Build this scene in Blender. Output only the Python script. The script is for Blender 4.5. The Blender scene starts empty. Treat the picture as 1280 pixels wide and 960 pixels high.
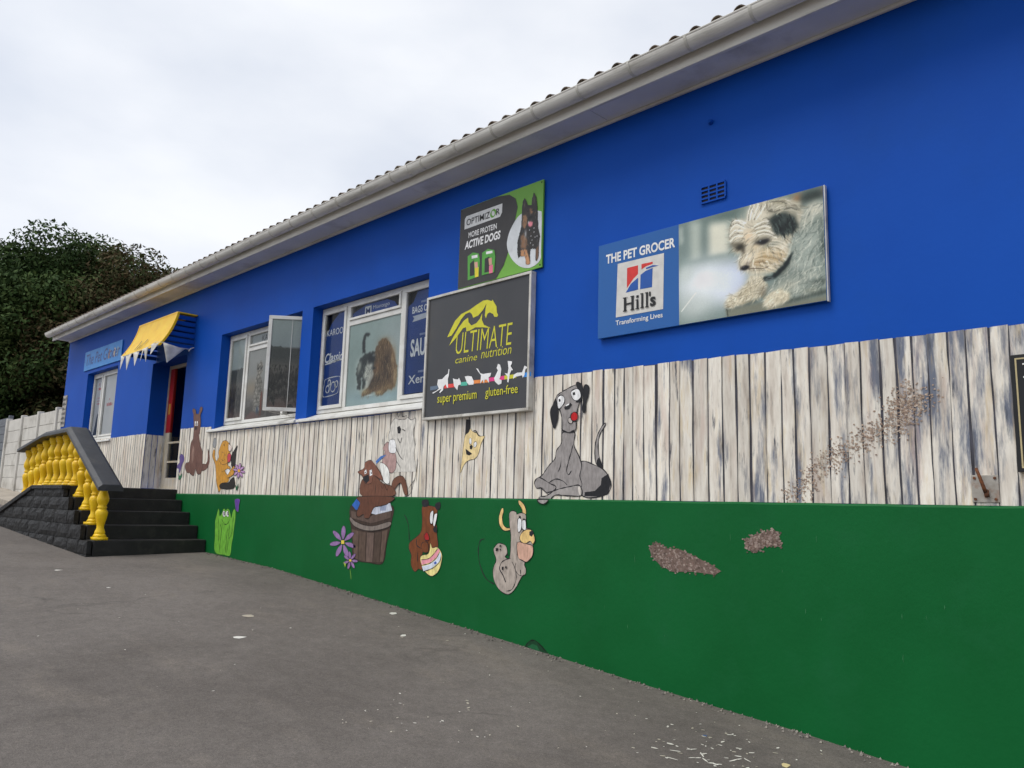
import bpy, math, random
import numpy as np
from mathutils import Vector, Matrix
from mathutils.geometry import tessellate_polygon

R = math.radians
random.seed(7)
rng = np.random.default_rng(7)
scene = bpy.context.scene
COL = scene.collection
UP = 1.6                      # heights below are written from eye level; the camera stands 1.6 m up

# ------------------------------------------------------------------ camera
cam_data = bpy.data.cameras.new('camera')
cam = bpy.data.objects.new('camera', cam_data)
COL.objects.link(cam)
cam_data.sensor_width = 36
cam_data.lens = 28.054
cam_data.clip_end = 1500
cam_data.clip_start = 0.05
F = Vector((-0.70516371, 0.69199016, 0.15457609))
Rt = Vector((0.703224, 0.71042954, 0.02767438))
U = Vector((0.09066502, -0.12821659, 0.98759322))
M = Matrix((Rt, U, -F)).transposed().to_4x4()
M.translation = Vector((0, -5, UP))
cam.matrix_world = M
scene.camera = cam

# ------------------------------------------------------------------ sky, sun, exposure
SUN_EL, SUN_AZ = R(58), R(200)        # azimuth clockwise from +Y: from behind the camera, a little to the left
world = bpy.data.worlds.new('World')
scene.world = world
world.use_nodes = True
nt = world.node_tree
nt.nodes.clear()
def wn(t, **kw):
    n = nt.nodes.new(t)
    for k, v in kw.items():
        setattr(n, k, v)
    return n
out = wn('ShaderNodeOutputWorld')
bg = wn('ShaderNodeBackground')
bg.inputs['Strength'].default_value = 0.1
sky = wn('ShaderNodeTexSky', sky_type='NISHITA', sun_disc=False, sun_elevation=SUN_EL, sun_rotation=SUN_AZ)
tc = wn('ShaderNodeTexCoord')
mp = wn('ShaderNodeMapping')
mp.inputs['Scale'].default_value = (1, 1, 2.2)
mp.inputs['Location'].default_value = (0.6, 0.1, 0.3)
n1 = wn('ShaderNodeTexNoise')
n1.inputs['Scale'].default_value = 2.1
n1.inputs['Detail'].default_value = 6
n1.inputs['Roughness'].default_value = 0.5
r1 = wn('ShaderNodeValToRGB')
r1.color_ramp.elements[0].position = 0.36
r1.color_ramp.elements[0].color = (5.7, 6.05, 6.75, 1)
r1.color_ramp.elements[1].position = 0.62
r1.color_ramp.elements[1].color = (7.5, 7.65, 7.95, 1)
n2 = wn('ShaderNodeTexNoise')
n2.inputs['Scale'].default_value = 1.1
n2.inputs['Detail'].default_value = 4
r2 = wn('ShaderNodeValToRGB')
r2.color_ramp.elements[0].position = 0.33
r2.color_ramp.elements[0].color = (0.80, 0.80, 0.80, 1)
r2.color_ramp.elements[1].position = 0.55
r2.color_ramp.elements[1].color = (0.97, 0.97, 0.97, 1)
mx = wn('ShaderNodeMix', data_type='RGBA')
L = nt.links.new
L(tc.outputs['Generated'], mp.inputs['Vector'])
L(mp.outputs['Vector'], n1.inputs['Vector'])
L(mp.outputs['Vector'], n2.inputs['Vector'])
L(n1.outputs['Fac'], r1.inputs['Fac'])
L(n2.outputs['Fac'], r2.inputs['Fac'])
L(r2.outputs['Color'], mx.inputs['Factor'])
L(sky.outputs['Color'], mx.inputs['A'])
L(r1.outputs['Color'], mx.inputs['B'])
L(mx.outputs['Result'], bg.inputs['Color'])
L(bg.outputs['Background'], out.inputs['Surface'])

sun_data = bpy.data.lights.new('sun', 'SUN')
sun_data.energy = 1.5
sun_data.angle = R(30)
sun_data.color = (1.0, 0.96, 0.9)
sun = bpy.data.objects.new('sun', sun_data)
COL.objects.link(sun)
sd = Vector((math.sin(SUN_AZ) * math.cos(SUN_EL), math.cos(SUN_AZ) * math.cos(SUN_EL), math.sin(SUN_EL)))
sun.rotation_euler = sd.to_track_quat('Z', 'Y').to_euler()
sun.location = (0, -20, 30)

scene.render.engine = 'CYCLES'
scene.cycles.use_adaptive_sampling = True
scene.cycles.adaptive_threshold = 0.02
scene.cycles.max_bounces = 6
scene.cycles.diffuse_bounces = 3
scene.cycles.glossy_bounces = 2
vs = scene.view_settings
vs.view_transform = 'Standard'
vs.look = 'None'
vs.exposure = 0.45
vs.gamma = 1.0
vs.use_curve_mapping = False

# ------------------------------------------------------------------ helpers
def lin(h, k=1.0):
    o = []
    for i in (0, 2, 4):
        c = int(h[i:i + 2], 16) / 255
        c = c / 12.92 if c <= 0.04045 else ((c + 0.055) / 1.055) ** 2.4
        o.append(min(c * k, 0.85))
    return tuple(o)
KP = 1.15                      # printed and painted colours: picture value to reflectance

WL = {}
def place(o, parent, loc):
    COL.objects.link(o)
    loc = Vector(loc)
    WL[o.name] = loc
    if parent is not None:
        o.parent = parent
        o.location = loc - WL[parent.name]
    else:
        o.location = loc
    return o
def tag(o, label=None, cat=None, group=None, kind=None):
    if label: o['label'] = label
    if cat: o['category'] = cat
    if group: o['group'] = group
    if kind: o['kind'] = kind
    return o
def empty(name, loc, label=None, cat=None, group=None, parent=None):
    o = bpy.data.objects.new(name, None)
    o.empty_display_size = 0.2
    place(o, parent, (loc[0], loc[1], loc[2] + UP))
    return tag(o, label, cat, group)

class MB:
    def __init__(s):
        s.v = []; s.f = []; s.c = []
    def add(s, vs_, fs, col=None):
        b = len(s.v)
        s.v += [tuple(p) for p in vs_]
        s.f += [tuple(b + i for i in q) for q in fs]
        s.c += [col] * len(fs)
        return s
    def box(s, x0, x1, y0, y1, z0, z1, col=None):
        v = [(x0, y0, z0), (x1, y0, z0), (x1, y1, z0), (x0, y1, z0), (x0, y0, z1), (x1, y0, z1), (x1, y1, z1), (x0, y1, z1)]
        return s.add(v, [(0, 3, 2, 1), (4, 5, 6, 7), (0, 1, 5, 4), (1, 2, 6, 5), (2, 3, 7, 6), (3, 0, 4, 7)], col)
    def prism(s, prof, x0, x1, axis='x', col=None):
        """closed profile of (a, b) pairs extruded along an axis: x -> (y, z), y -> (x, z), z -> (x, y)"""
        n = len(prof)
        def mk(t, a, b):
            return (t, a, b) if axis == 'x' else (a, t, b) if axis == 'y' else (a, b, t)
        v = [mk(x0, a, b) for a, b in prof] + [mk(x1, a, b) for a, b in prof]
        fs = [(i, (i + 1) % n, n + (i + 1) % n, n + i) for i in range(n)]
        tri = tessellate_polygon([[Vector((a, b, 0)) for a, b in prof]])
        fs += [tuple(t) for t in tri] + [tuple(n + i for i in reversed(t)) for t in tri]
        return s.add(v, fs, col)
    def tube(s, pts, rad, n=8, col=None):
        P = [Vector(p) for p in pts]
        rr = rad if isinstance(rad, (list, tuple)) else [rad] * len(P)
        vs_ = []
        for i, p in enumerate(P):
            t = (P[min(i + 1, len(P) - 1)] - P[max(i - 1, 0)]).normalized()
            a = t.orthogonal().normalized() if i == 0 else (a - t * a.dot(t)).normalized()
            b = t.cross(a)
            for k in range(n):
                q = 2 * math.pi * k / n
                vs_.append(p + (a * math.cos(q) + b * math.sin(q)) * rr[i])
        fs = [(i * n + k, i * n + (k + 1) % n, (i + 1) * n + (k + 1) % n, (i + 1) * n + k) for i in range(len(P) - 1) for k in range(n)]
        fs += [tuple(reversed(range(n))), tuple((len(P) - 1) * n + k for k in range(n))]
        return s.add(vs_, fs, col)
    def mesh(s, name, org=(0, 0, 0)):
        me = bpy.data.meshes.new(name)
        me.from_pydata([(x - org[0], y - org[1], z - org[2]) for x, y, z in s.v], [], s.f)
        if any(c is not None for c in s.c):
            at = me.color_attributes.new('Col', 'FLOAT_COLOR', 'CORNER')
            data = []
            for q, c in zip(s.f, s.c):
                c = c or (0.5, 0.5, 0.5)
                data += [c[0], c[1], c[2], 1.0] * len(q)
            at.data.foreach_set('color', data)
        me.validate()
        return me
    def build(s, name, mat_, parent=None, smooth=False, bevel=0.0, fix=True):
        xs, ys, zs = zip(*s.v)
        org = ((min(xs) + max(xs)) / 2, (min(ys) + max(ys)) / 2, min(zs))
        me = s.mesh(name, org)
        if fix:
            import bmesh
            bm = bmesh.new(); bm.from_mesh(me)
            bmesh.ops.recalc_face_normals(bm, faces=bm.faces[:])
            bm.to_mesh(me); bm.free()
        if mat_: me.materials.append(mat_)
        if smooth:
            me.polygons.foreach_set('use_smooth', [True] * len(me.polygons))
        o = bpy.data.objects.new(name, me)
        place(o, parent, (org[0], org[1], org[2] + UP))
        if bevel:
            m = o.modifiers.new('edge', 'BEVEL'); m.width = bevel; m.segments = 2; m.limit_method = 'ANGLE'
        return o
def box(name, mat_, parent, x0, x1, y0, y1, z0, z1, bevel=0.0):
    return MB().box(x0, x1, y0, y1, z0, z1).build(name, mat_, parent, bevel=bevel)
def copy_of(o, parent, loc):
    c = o.copy()
    place(c, parent, (loc[0], loc[1], loc[2] + UP))
    return c

# ------------------------------------------------------------------ materials
def mat(name, c1, c2=None, rough=0.6, scale=4.0, stretch=(1, 1, 1), bump=0.0, bscale=60.0, spec=0.4, metal=0.0, detail=6, lo=0.35, hi=0.65, stain=None, stain_scale=1.5, dist=0.004, coord='pos', attr=False, amp=(0.9, 1.08)):
    m = bpy.data.materials.new(name)
    m.use_nodes = True
    t = m.node_tree
    b = t.nodes['Principled BSDF']
    b.inputs['Roughness'].default_value = rough
    b.inputs['Specular IOR Level'].default_value = spec
    b.inputs['Metallic'].default_value = metal
    N = t.nodes.new; K = t.links.new
    if coord == 'pos':
        src = N('ShaderNodeNewGeometry').outputs['Position']
    else:
        src = N('ShaderNodeTexCoord').outputs['Object']
    mpn = N('ShaderNodeMapping'); mpn.inputs['Scale'].default_value = stretch
    K(src, mpn.inputs['Vector'])
    no = N('ShaderNodeTexNoise'); no.inputs['Scale'].default_value = scale; no.inputs['Detail'].default_value = detail
    K(mpn.outputs['Vector'], no.inputs['Vector'])
    if attr:
        a = N('ShaderNodeVertexColor'); a.layer_name = 'Col'
        mr = N('ShaderNodeMapRange'); mr.inputs['From Min'].default_value = 0.3; mr.inputs['From Max'].default_value = 0.7; mr.inputs['To Min'].default_value = amp[0]; mr.inputs['To Max'].default_value = amp[1]
        K(no.outputs['Fac'], mr.inputs['Value'])
        mm = N('ShaderNodeMix'); mm.data_type = 'RGBA'; mm.blend_type = 'MULTIPLY'; mm.inputs['Factor'].default_value = 1
        K(a.outputs['Color'], mm.inputs['A']); K(mr.outputs['Result'], mm.inputs['B'])
        col = mm.outputs['Result']
    else:
        rp = N('ShaderNodeValToRGB')
        rp.color_ramp.elements[0].position = lo; rp.color_ramp.elements[0].color = (*c1, 1)
        rp.color_ramp.elements[1].position = hi; rp.color_ramp.elements[1].color = (*(c2 or c1), 1)
        K(no.outputs['Fac'], rp.inputs['Fac'])
        col = rp.outputs['Color']
    if stain:
        n2_ = N('ShaderNodeTexNoise'); n2_.inputs['Scale'].default_value = stain_scale; n2_.inputs['Detail'].default_value = 8; n2_.inputs['Roughness'].default_value = 0.65
        K(mpn.outputs['Vector'], n2_.inputs['Vector'])
        r2_ = N('ShaderNodeValToRGB'); r2_.color_ramp.elements[0].position = 0.52; r2_.color_ramp.elements[1].position = 0.78
        r2_.color_ramp.elements[0].color = (0, 0, 0, 1); r2_.color_ramp.elements[1].color = (1, 1, 1, 1)
        K(n2_.outputs['Fac'], r2_.inputs['Fac'])
        mm = N('ShaderNodeMix'); mm.data_type = 'RGBA'
        K(r2_.outputs['Color'], mm.inputs['Factor']); K(col, mm.inputs['A']); mm.inputs['B'].default_value = (*stain, 1)
        col = mm.outputs['Result']
    K(col, b.inputs['Base Color'])
    if bump:
        nb = N('ShaderNodeTexNoise'); nb.inputs['Scale'].default_value = bscale; nb.inputs['Detail'].default_value = 5
        K(src, nb.inputs['Vector'])
        bp = N('ShaderNodeBump'); bp.inputs['Strength'].default_value = bump; bp.inputs['Distance'].default_value = dist
        K(nb.outputs['Fac'], bp.inputs['Height']); K(bp.outputs['Normal'], b.inputs['Normal'])
    return m

BLUE = mat('blue_wall_paint', (0.003, 0.070, 0.41), (0.004, 0.078, 0.44), rough=0.6, scale=1.3, bump=0.18, bscale=30, dist=0.004, spec=0.15, stain=(0.004, 0.068, 0.36), stain_scale=0.9)
GREEN = mat('green_plinth_paint', (0.002, 0.099, 0.022), (0.003, 0.114, 0.027), rough=0.55, scale=1.6, bump=0.25, bscale=30, dist=0.004, spec=0.16, stain=(0.006, 0.112, 0.032), stain_scale=2.5)
WHITE = mat('white_gloss_paint', lin('dcdcd8', 1.05), lin('cfcec8', 1.05), rough=0.4, scale=5, bump=0.1, bscale=40, stain=lin('b5b0a6'), stain_scale=3)
GUTTER = mat('gutter_paint', lin('dad8d1', 1.1), lin('cac7c0', 1.1), rough=0.5, scale=3, stretch=(1, 6, 6), stain=lin('9a968c', 1.1), stain_scale=1.6, bump=0.1)
SOFFIT = mat('soffit_paint', lin('dcdcda', 1.1), lin('cfcfce', 1.1), rough=0.6, scale=2, stain=lin('9a978f', 1.1), stain_scale=1.2)
TILE = mat('roof_tile_clay', lin('6e5f52'), lin('463c34'), rough=0.85, scale=9, bump=0.4, bscale=50, stain=lin('857d70'), stain_scale=4)
DARK = mat('dark_interior', (0.03, 0.03, 0.035), (0.05, 0.05, 0.05), rough=0.8)
PRINT = mat('printed_ink', (0, 0, 0), attr=True, rough=0.45, scale=14, spec=0.4)
MURAL = mat('mural_paint', (0, 0, 0), attr=True, rough=0.6, scale=16, amp=(0.74, 1.2), stretch=(2.2, 1, 0.9), detail=8, spec=0.3, bump=0.25, bscale=60, dist=0.002)
PHOTO = mat('printed_photograph', (0, 0, 0), attr=True, rough=0.35, scale=3, spec=0.4)
GROOVE = mat('mural_gap_paint', lin('2b2a2e', 1.1), lin('4a4a55', 1.1), rough=0.7, scale=14, stretch=(3, 1, 0.5))
ALU = mat('sign_frame_aluminium', lin('cfcdc6', 1.05), lin('b9b6ae', 1.05), rough=0.4, metal=0.1, scale=8, stain=lin('857f72'), stain_scale=5)
CHAR = mat('charcoal_sign_face', lin('3d3e41', 1.1), lin('37383b', 1.1), rough=0.35, scale=2, stain=lin('4a4640', 1.1), stain_scale=1.2)
BLACKP = mat('black_masonry_paint', lin('151516', 1.0), lin('222223', 1.0), rough=0.6, scale=8, bump=1.0, bscale=20, dist=0.02, spec=0.3, stain=lin('2e2d2b'), stain_scale=6)
BLACKS = mat('black_step_paint', lin('191919', 1.0), lin('232323', 1.0), rough=0.6, scale=6, bump=0.35, bscale=40, stain=lin('33312e'), stain_scale=7)
BLACKR = mat('black_rail_paint', lin('2e3034', 1.1), lin('383a3e', 1.1), rough=0.5, scale=5, bump=0.25, bscale=50, stain=lin('4a4a4a'), stain_scale=6)
YELLOW = mat('yellow_gloss_paint', lin('eabb0a', 1.0), lin('f0c61a', 1.0), rough=0.38, scale=6, bump=0.15, bscale=40, stain=lin('d9a608'), stain_scale=5)
CONC = mat('fence_concrete', lin('b3b0a9', 1.15), lin('c2bfb8', 1.15), rough=0.85, scale=3, bump=0.3, bscale=40, stain=lin('8d877c'), stain_scale=2)
CONC2 = mat('kerb_concrete', lin('8f877c', 1.1), lin('a39a8d', 1.1), rough=0.9, scale=4, bump=0.5, bscale=50)
TIMBER = mat('grey_fence_board', lin('5c6066', 1.1), lin('6b6f74', 1.1), rough=0.8, scale=4, stretch=(1, 1, 8), bump=0.2)
RED = mat('red_door_paint', lin('8f1414', 1.2), lin('a01a16', 1.2), rough=0.45, scale=4)
CREAM = mat('cream_door_paint', lin('b9b2a4', 1.1), lin('a89f8c', 1.1), rough=0.6, scale=8, stretch=(3, 1, 0.5), stain=lin('c9a85a'), stain_scale=3)
RUST = mat('rusted_iron', lin('4a3226'), lin('7a4a2c'), rough=0.85, scale=40, bump=0.4, bscale=90)
PLATE = mat('galvanised_plate', lin('a8a49c', 1.1), lin('938d84', 1.1), rough=0.5, metal=0.3, scale=20, stain=lin('8a5a3a'), stain_scale=14)
CLOTH = mat('white_bunting_cloth', lin('d4d2cd', 1.05), lin('bdbab4', 1.05), rough=0.9, scale=12)
BLIND = mat('white_window_film', lin('c3c4c6', 1.1), lin('b7b8bb', 1.1), rough=0.5, scale=2)
NAVY = mat('navy_window_film', lin('1c3f86', 1.2), lin('17356f', 1.2), rough=0.35, scale=2)
PETBOARD = mat('light_blue_board', lin('2f7cc4', 1.15), lin('3a8ad0', 1.1), rough=0.5, scale=5, stain=lin('1a5fae', 1.1), stain_scale=3)
SIGNBLUE = mat('sign_blue_face', lin('1a5496', 1.2), lin('1b5799', 1.2), rough=0.3, scale=1.5)
BARK = mat('tree_bark', lin('4a3f36'), lin('2f2822'), rough=0.9, scale=6, stretch=(4, 4, 1), bump=0.6, bscale=20, dist=0.02)
def leafmat(name, cols):
    m = bpy.data.materials.new(name); m.use_nodes = True
    t = m.node_tree; b = t.nodes['Principled BSDF']
    b.inputs['Roughness'].default_value = 0.75; b.inputs['Specular IOR Level'].default_value = 0.12
    N = t.nodes.new; K = t.links.new
    g = N('ShaderNodeNewGeometry')
    no = N('ShaderNodeTexNoise'); no.inputs['Scale'].default_value = 0.45; no.inputs['Detail'].default_value = 4
    K(g.outputs['Position'], no.inputs['Vector'])
    ad = N('ShaderNodeMath'); ad.operation = 'MULTIPLY_ADD'; ad.inputs[1].default_value = 0.30;  
    K(g.outputs['Random Per Island'], ad.inputs[0]); K(no.outputs['Fac'], ad.inputs[2])
    rp = N('ShaderNodeValToRGB'); rp.color_ramp.elements[0].position = 0.42; rp.color_ramp.elements[1].position = 0.88
    rp.color_ramp.elements[0].color = (*cols[0], 1); rp.color_ramp.elements[1].color = (*cols[-1], 1)
    for i, c in enumerate(cols[1:-1]):
        e = rp.color_ramp.elements.new(0.42 + 0.46 * (i + 1) / (len(cols) - 1)); e.color = (*c, 1)
    K(ad.outputs[0], rp.inputs['Fac']); K(rp.outputs['Color'], b.inputs['Base Color'])
    return m
LEAF_G = leafmat('dark_green_leaves', [(0.018, 0.036, 0.010), (0.030, 0.058, 0.016), (0.050, 0.082, 0.022), (0.075, 0.10, 0.03)])
LEAF_R = leafmat('russet_leaves', [(0.020, 0.036, 0.011), (0.040, 0.052, 0.018), (0.072, 0.046, 0.022), (0.052, 0.078, 0.026)])
LEAF_S = leafmat('weed_leaves', [(0.05, 0.10, 0.02), (0.09, 0.16, 0.03)])

def plank_mat():
    m = bpy.data.materials.new('painted_plank_mural'); m.use_nodes = True
    t = m.node_tree; b = t.nodes['Principled BSDF']; b.inputs['Roughness'].default_value = 0.65; b.inputs['Specular IOR Level'].default_value = 0.3
    N = t.nodes.new; K = t.links.new
    g = N('ShaderNodeNewGeometry'); oi = N('ShaderNodeObjectInfo')
    mp_ = N('ShaderNodeMapping'); mp_.inputs['Scale'].default_value = (10, 10, 1.3); K(g.outputs['Position'], mp_.inputs['Vector'])
    def noise(sc, det, off):
        n = N('ShaderNodeTexNoise'); n.inputs['Scale'].default_value = sc; n.inputs['Detail'].default_value = det; n.inputs['Roughness'].default_value = 0.65
        a = N('ShaderNodeVectorMath'); a.operation = 'ADD'; a.inputs[1].default_value = off
        K(mp_.outputs['Vector'], a.inputs[0]); K(a.outputs[0], n.inputs['Vector']); return n.outputs['Fac']
    def ramp(f, els):
        r = N('ShaderNodeValToRGB'); K(f, r.inputs['Fac'])
        r.color_ramp.elements[0].position, r.color_ramp.elements[0].color = els[0][0], (*els[0][1], 1)
        r.color_ramp.elements[1].position, r.color_ramp.elements[1].color = els[-1][0], (*els[-1][1], 1)
        for p_, c_ in els[1:-1]:
            r.color_ramp.elements.new(p_).color = (*c_, 1)
        return r.outputs['Color']
    def mix(fac, a, b_):
        n = N('ShaderNodeMix'); n.data_type = 'RGBA'
        K(fac, n.inputs['Factor'])
        for s_, v in (('A', a), ('B', b_)):
            if isinstance(v, tuple): n.inputs[s_].default_value = (*v, 1)
            else: K(v, n.inputs[s_])
        return n.outputs['Result']
    base = ramp(noise(1.5, 8, (0, 0, 0)), [(0.28, lin('9d9186', 1.15)), (0.42, lin('c5bdb1', 1.18)), (0.58, lin('dcd7cc', 1.18)), (0.74, lin('cfbc98', 1.15))])
    # streaks of blue grey, thicker to the right end of the wall
    sx = N('ShaderNodeSeparateXYZ'); K(g.outputs['Position'], sx.inputs[0])
    mr = N('ShaderNodeMapRange'); mr.inputs['From Min'].default_value = -4; mr.inputs['From Max'].default_value = -0.8; mr.inputs['To Min'].default_value = -0.03; mr.inputs['To Max'].default_value = 0.115
    K(sx.outputs['X'], mr.inputs['Value'])
    ad = N('ShaderNodeMath'); ad.operation = 'ADD'; K(noise(1.1, 8, (31, 7, 3)), ad.inputs[0]); K(mr.outputs['Result'], ad.inputs[1])
    blk = (0, 0, 0); wht = (1, 1, 1)
    c = mix(ramp(ad.outputs[0], [(0.56, blk), (0.68, wht)]), base, lin('6a707e', 1.1))
    c = mix(ramp(noise(2.2, 8, (5, 51, 9)), [(0.59, blk), (0.69, wht)]), c, lin('474b55', 1.1))
    c = mix(ramp(noise(0.9, 6, (15, 21, 49)), [(0.54, blk), (0.68, (0.45, 0.45, 0.45))]), c, lin('bfa496', 1.1))
    c = mix(ramp(noise(1.6, 7, (65, 11, 29)), [(0.56, blk), (0.70, (0.5, 0.5, 0.5))]), c, lin('c4ad7e', 1.1))
    tg = N('ShaderNodeTexCoord'); sg = N('ShaderNodeSeparateXYZ'); K(tg.outputs['Generated'], sg.inputs[0])
    e1 = N('ShaderNodeMath'); e1.operation = 'SUBTRACT'; K(sg.outputs['X'], e1.inputs[0]); e1.inputs[1].default_value = 0.5
    e2 = N('ShaderNodeMath'); e2.operation = 'ABSOLUTE'; K(e1.outputs[0], e2.inputs[0])
    e3 = N('ShaderNodeMath'); e3.operation = 'MULTIPLY_ADD'; e3.inputs[1].default_value = 0.55; K(noise(2.5, 6, (3, 8, 77)), e3.inputs[0]); K(e2.outputs[0], e3.inputs[2])
    c = mix(ramp(e3.outputs[0], [(0.66, blk), (0.86, (0.75, 0.75, 0.75))]), c, lin('77716c', 1.1))
    hv = N('ShaderNodeHueSaturation'); mr2 = N('ShaderNodeMapRange'); mr2.inputs['To Min'].default_value = 0.86; mr2.inputs['To Max'].default_value = 1.08
    K(oi.outputs['Random'], mr2.inputs['Value']); K(mr2.outputs['Result'], hv.inputs['Value']); K(c, hv.inputs['Color'])
    K(hv.outputs['Color'], b.inputs['Base Color'])
    bp = N('ShaderNodeBump'); bp.inputs['Strength'].default_value = 0.3; bp.inputs['Distance'].default_value = 0.003
    K(noise(6, 4, (0, 0, 0)), bp.inputs['Height']); K(bp.outputs['Normal'], b.inputs['Normal'])
    return m
PLANK = plank_mat()

def glass_mat():
    m = bpy.data.materials.new('window_glass'); m.use_nodes = True
    t = m.node_tree; t.nodes.clear(); N = t.nodes.new; K = t.links.new
    o = N('ShaderNodeOutputMaterial'); ms = N('ShaderNodeMixShader'); tr = N('ShaderNodeBsdfTransparent'); gl = N('ShaderNodeBsdfGlossy'); fr = N('ShaderNodeFresnel')
    gl.inputs['Roughness'].default_value = 0.02; fr.inputs['IOR'].default_value = 1.22; tr.inputs['Color'].default_value = (0.93, 0.95, 0.95, 1)
    K(fr.outputs[0], ms.inputs[0]); K(tr.outputs[0], ms.inputs[1]); K(gl.outputs[0], ms.inputs[2]); K(ms.outputs[0], o.inputs[0])
    return m
GLASS = glass_mat()

def asphalt_mat():
    m = bpy.data.materials.new('worn_asphalt'); m.use_nodes = True
    t = m.node_tree; b = t.nodes['Principled BSDF']; b.inputs['Roughness'].default_value = 0.85; b.inputs['Specular IOR Level'].default_value = 0.25
    N = t.nodes.new; K = t.links.new
    g = N('ShaderNodeNewGeometry')
    def noise(sc, det=6, rg=0.6, st=(1, 1, 1)):
        mp_ = N('ShaderNodeMapping'); mp_.inputs['Scale'].default_value = st; K(g.outputs['Position'], mp_.inputs['Vector'])
        n = N('ShaderNodeTexNoise'); n.inputs['Scale'].default_value = sc; n.inputs['Detail'].default_value = det; n.inputs['Roughness'].default_value = rg
        K(mp_.outputs['Vector'], n.inputs['Vector']); return n.outputs['Fac']
    def ramp(f, els):
        r = N('ShaderNodeValToRGB'); K(f, r.inputs['Fac'])
        r.color_ramp.elements[0].position, r.color_ramp.elements[0].color = els[0][0], (*els[0][1], 1)
        r.color_ramp.elements[1].position, r.color_ramp.elements[1].color = els[-1][0], (*els[-1][1], 1)
        for p_, c_ in els[1:-1]: r.color_ramp.elements.new(p_).color = (*c_, 1)
        return r.outputs['Color']
    def mix(fac, a, b_, mode='MIX'):
        n = N('ShaderNodeMix'); n.data_type = 'RGBA'; n.blend_type = mode
        if isinstance(fac, float): n.inputs['Factor'].default_value = fac
        else: K(fac, n.inputs['Factor'])
        for s_, v in (('A', a), ('B', b_)):
            if isinstance(v, tuple): n.inputs[s_].default_value = (*v, 1)
            else: K(v, n.inputs[s_])
        return n.outputs['Result']
    base = ramp(noise(0.55, 9, 0.62), [(0.3, (0.100, 0.088, 0.079)), (0.5, (0.130, 0.116, 0.105)), (0.7, (0.158, 0.142, 0.129))])
    c = mix(ramp(noise(0.9, 8, 0.7, (1, 2.2, 1)), [(0.52, (0, 0, 0)), (0.70, (0.65, 0.65, 0.65))]), base, (0.175, 0.152, 0.130))
    c = mix(ramp(noise(1.7, 8, 0.7), [(0.60, (0, 0, 0)), (0.74, (0.5, 0.5, 0.5))]), c, (0.065, 0.058, 0.053))
    grain = ramp(noise(170, 3, 0.7), [(0.3, (0.62, 0.62, 0.62)), (0.5, (1, 1, 1)), (0.72, (1.45, 1.45, 1.45))])
    c = mix(1.0, c, grain, 'MULTIPLY')
    c = mix(1.0, c, ramp(noise(48, 4, 0.75), [(0.32, (0.84, 0.84, 0.84)), (0.5, (1, 1, 1)), (0.68, (1.16, 1.155, 1.15))]), 'MULTIPLY')
    c = mix(1.0, c, ramp(noise(11, 6, 0.7), [(0.3, (0.86, 0.86, 0.86)), (0.7, (1.14, 1.14, 1.14))]), 'MULTIPLY')
    vo = N('ShaderNodeTexVoronoi'); vo.inputs['Scale'].default_value = 55; K(g.outputs['Position'], vo.inputs['Vector'])
    c = mix(ramp(vo.outputs['Distance'], [(0.05, (0.35, 0.35, 0.35)), (0.15, (0, 0, 0))]), c, (0.26, 0.245, 0.225))
    # hairline cracks
    dn = N('ShaderNodeTexNoise'); dn.inputs['Scale'].default_value = 2.2; dn.inputs['Detail'].default_value = 5; K(g.outputs['Position'], dn.inputs['Vector'])
    va = N('ShaderNodeVectorMath'); va.operation = 'MULTIPLY_ADD'; va.inputs[1].default_value = (0.5, 0.5, 0.5)
    K(dn.outputs['Color'], va.inputs[0]); K(g.outputs['Position'], va.inputs[2])
    v2 = N('ShaderNodeTexVoronoi'); v2.feature = 'DISTANCE_TO_EDGE'; v2.inputs['Scale'].default_value = 0.42; K(va.outputs[0], v2.inputs['Vector'])
    cr = ramp(v2.outputs['Distance'], [(0.0025, (1, 1, 1)), (0.008, (0, 0, 0))])
    cm = mix(1.0, cr, ramp(noise(0.5, 3), [(0.54, (0, 0, 0)), (0.64, (0.35, 0.35, 0.35))]), 'MULTIPLY')
    c = mix(cm, c, (0.05, 0.045, 0.042))
    K(c, b.inputs['Base Color'])
    bp = N('ShaderNodeBump'); bp.inputs['Strength'].default_value = 0.6; bp.inputs['Distance'].default_value = 0.006
    h = mix(0.5, noise(120, 3, 0.7), noise(9, 6, 0.6))
    K(h, bp.inputs['Height']); K(bp.outputs['Normal'], b.inputs['Normal'])
    return m
ASPHALT = asphalt_mat()

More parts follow.
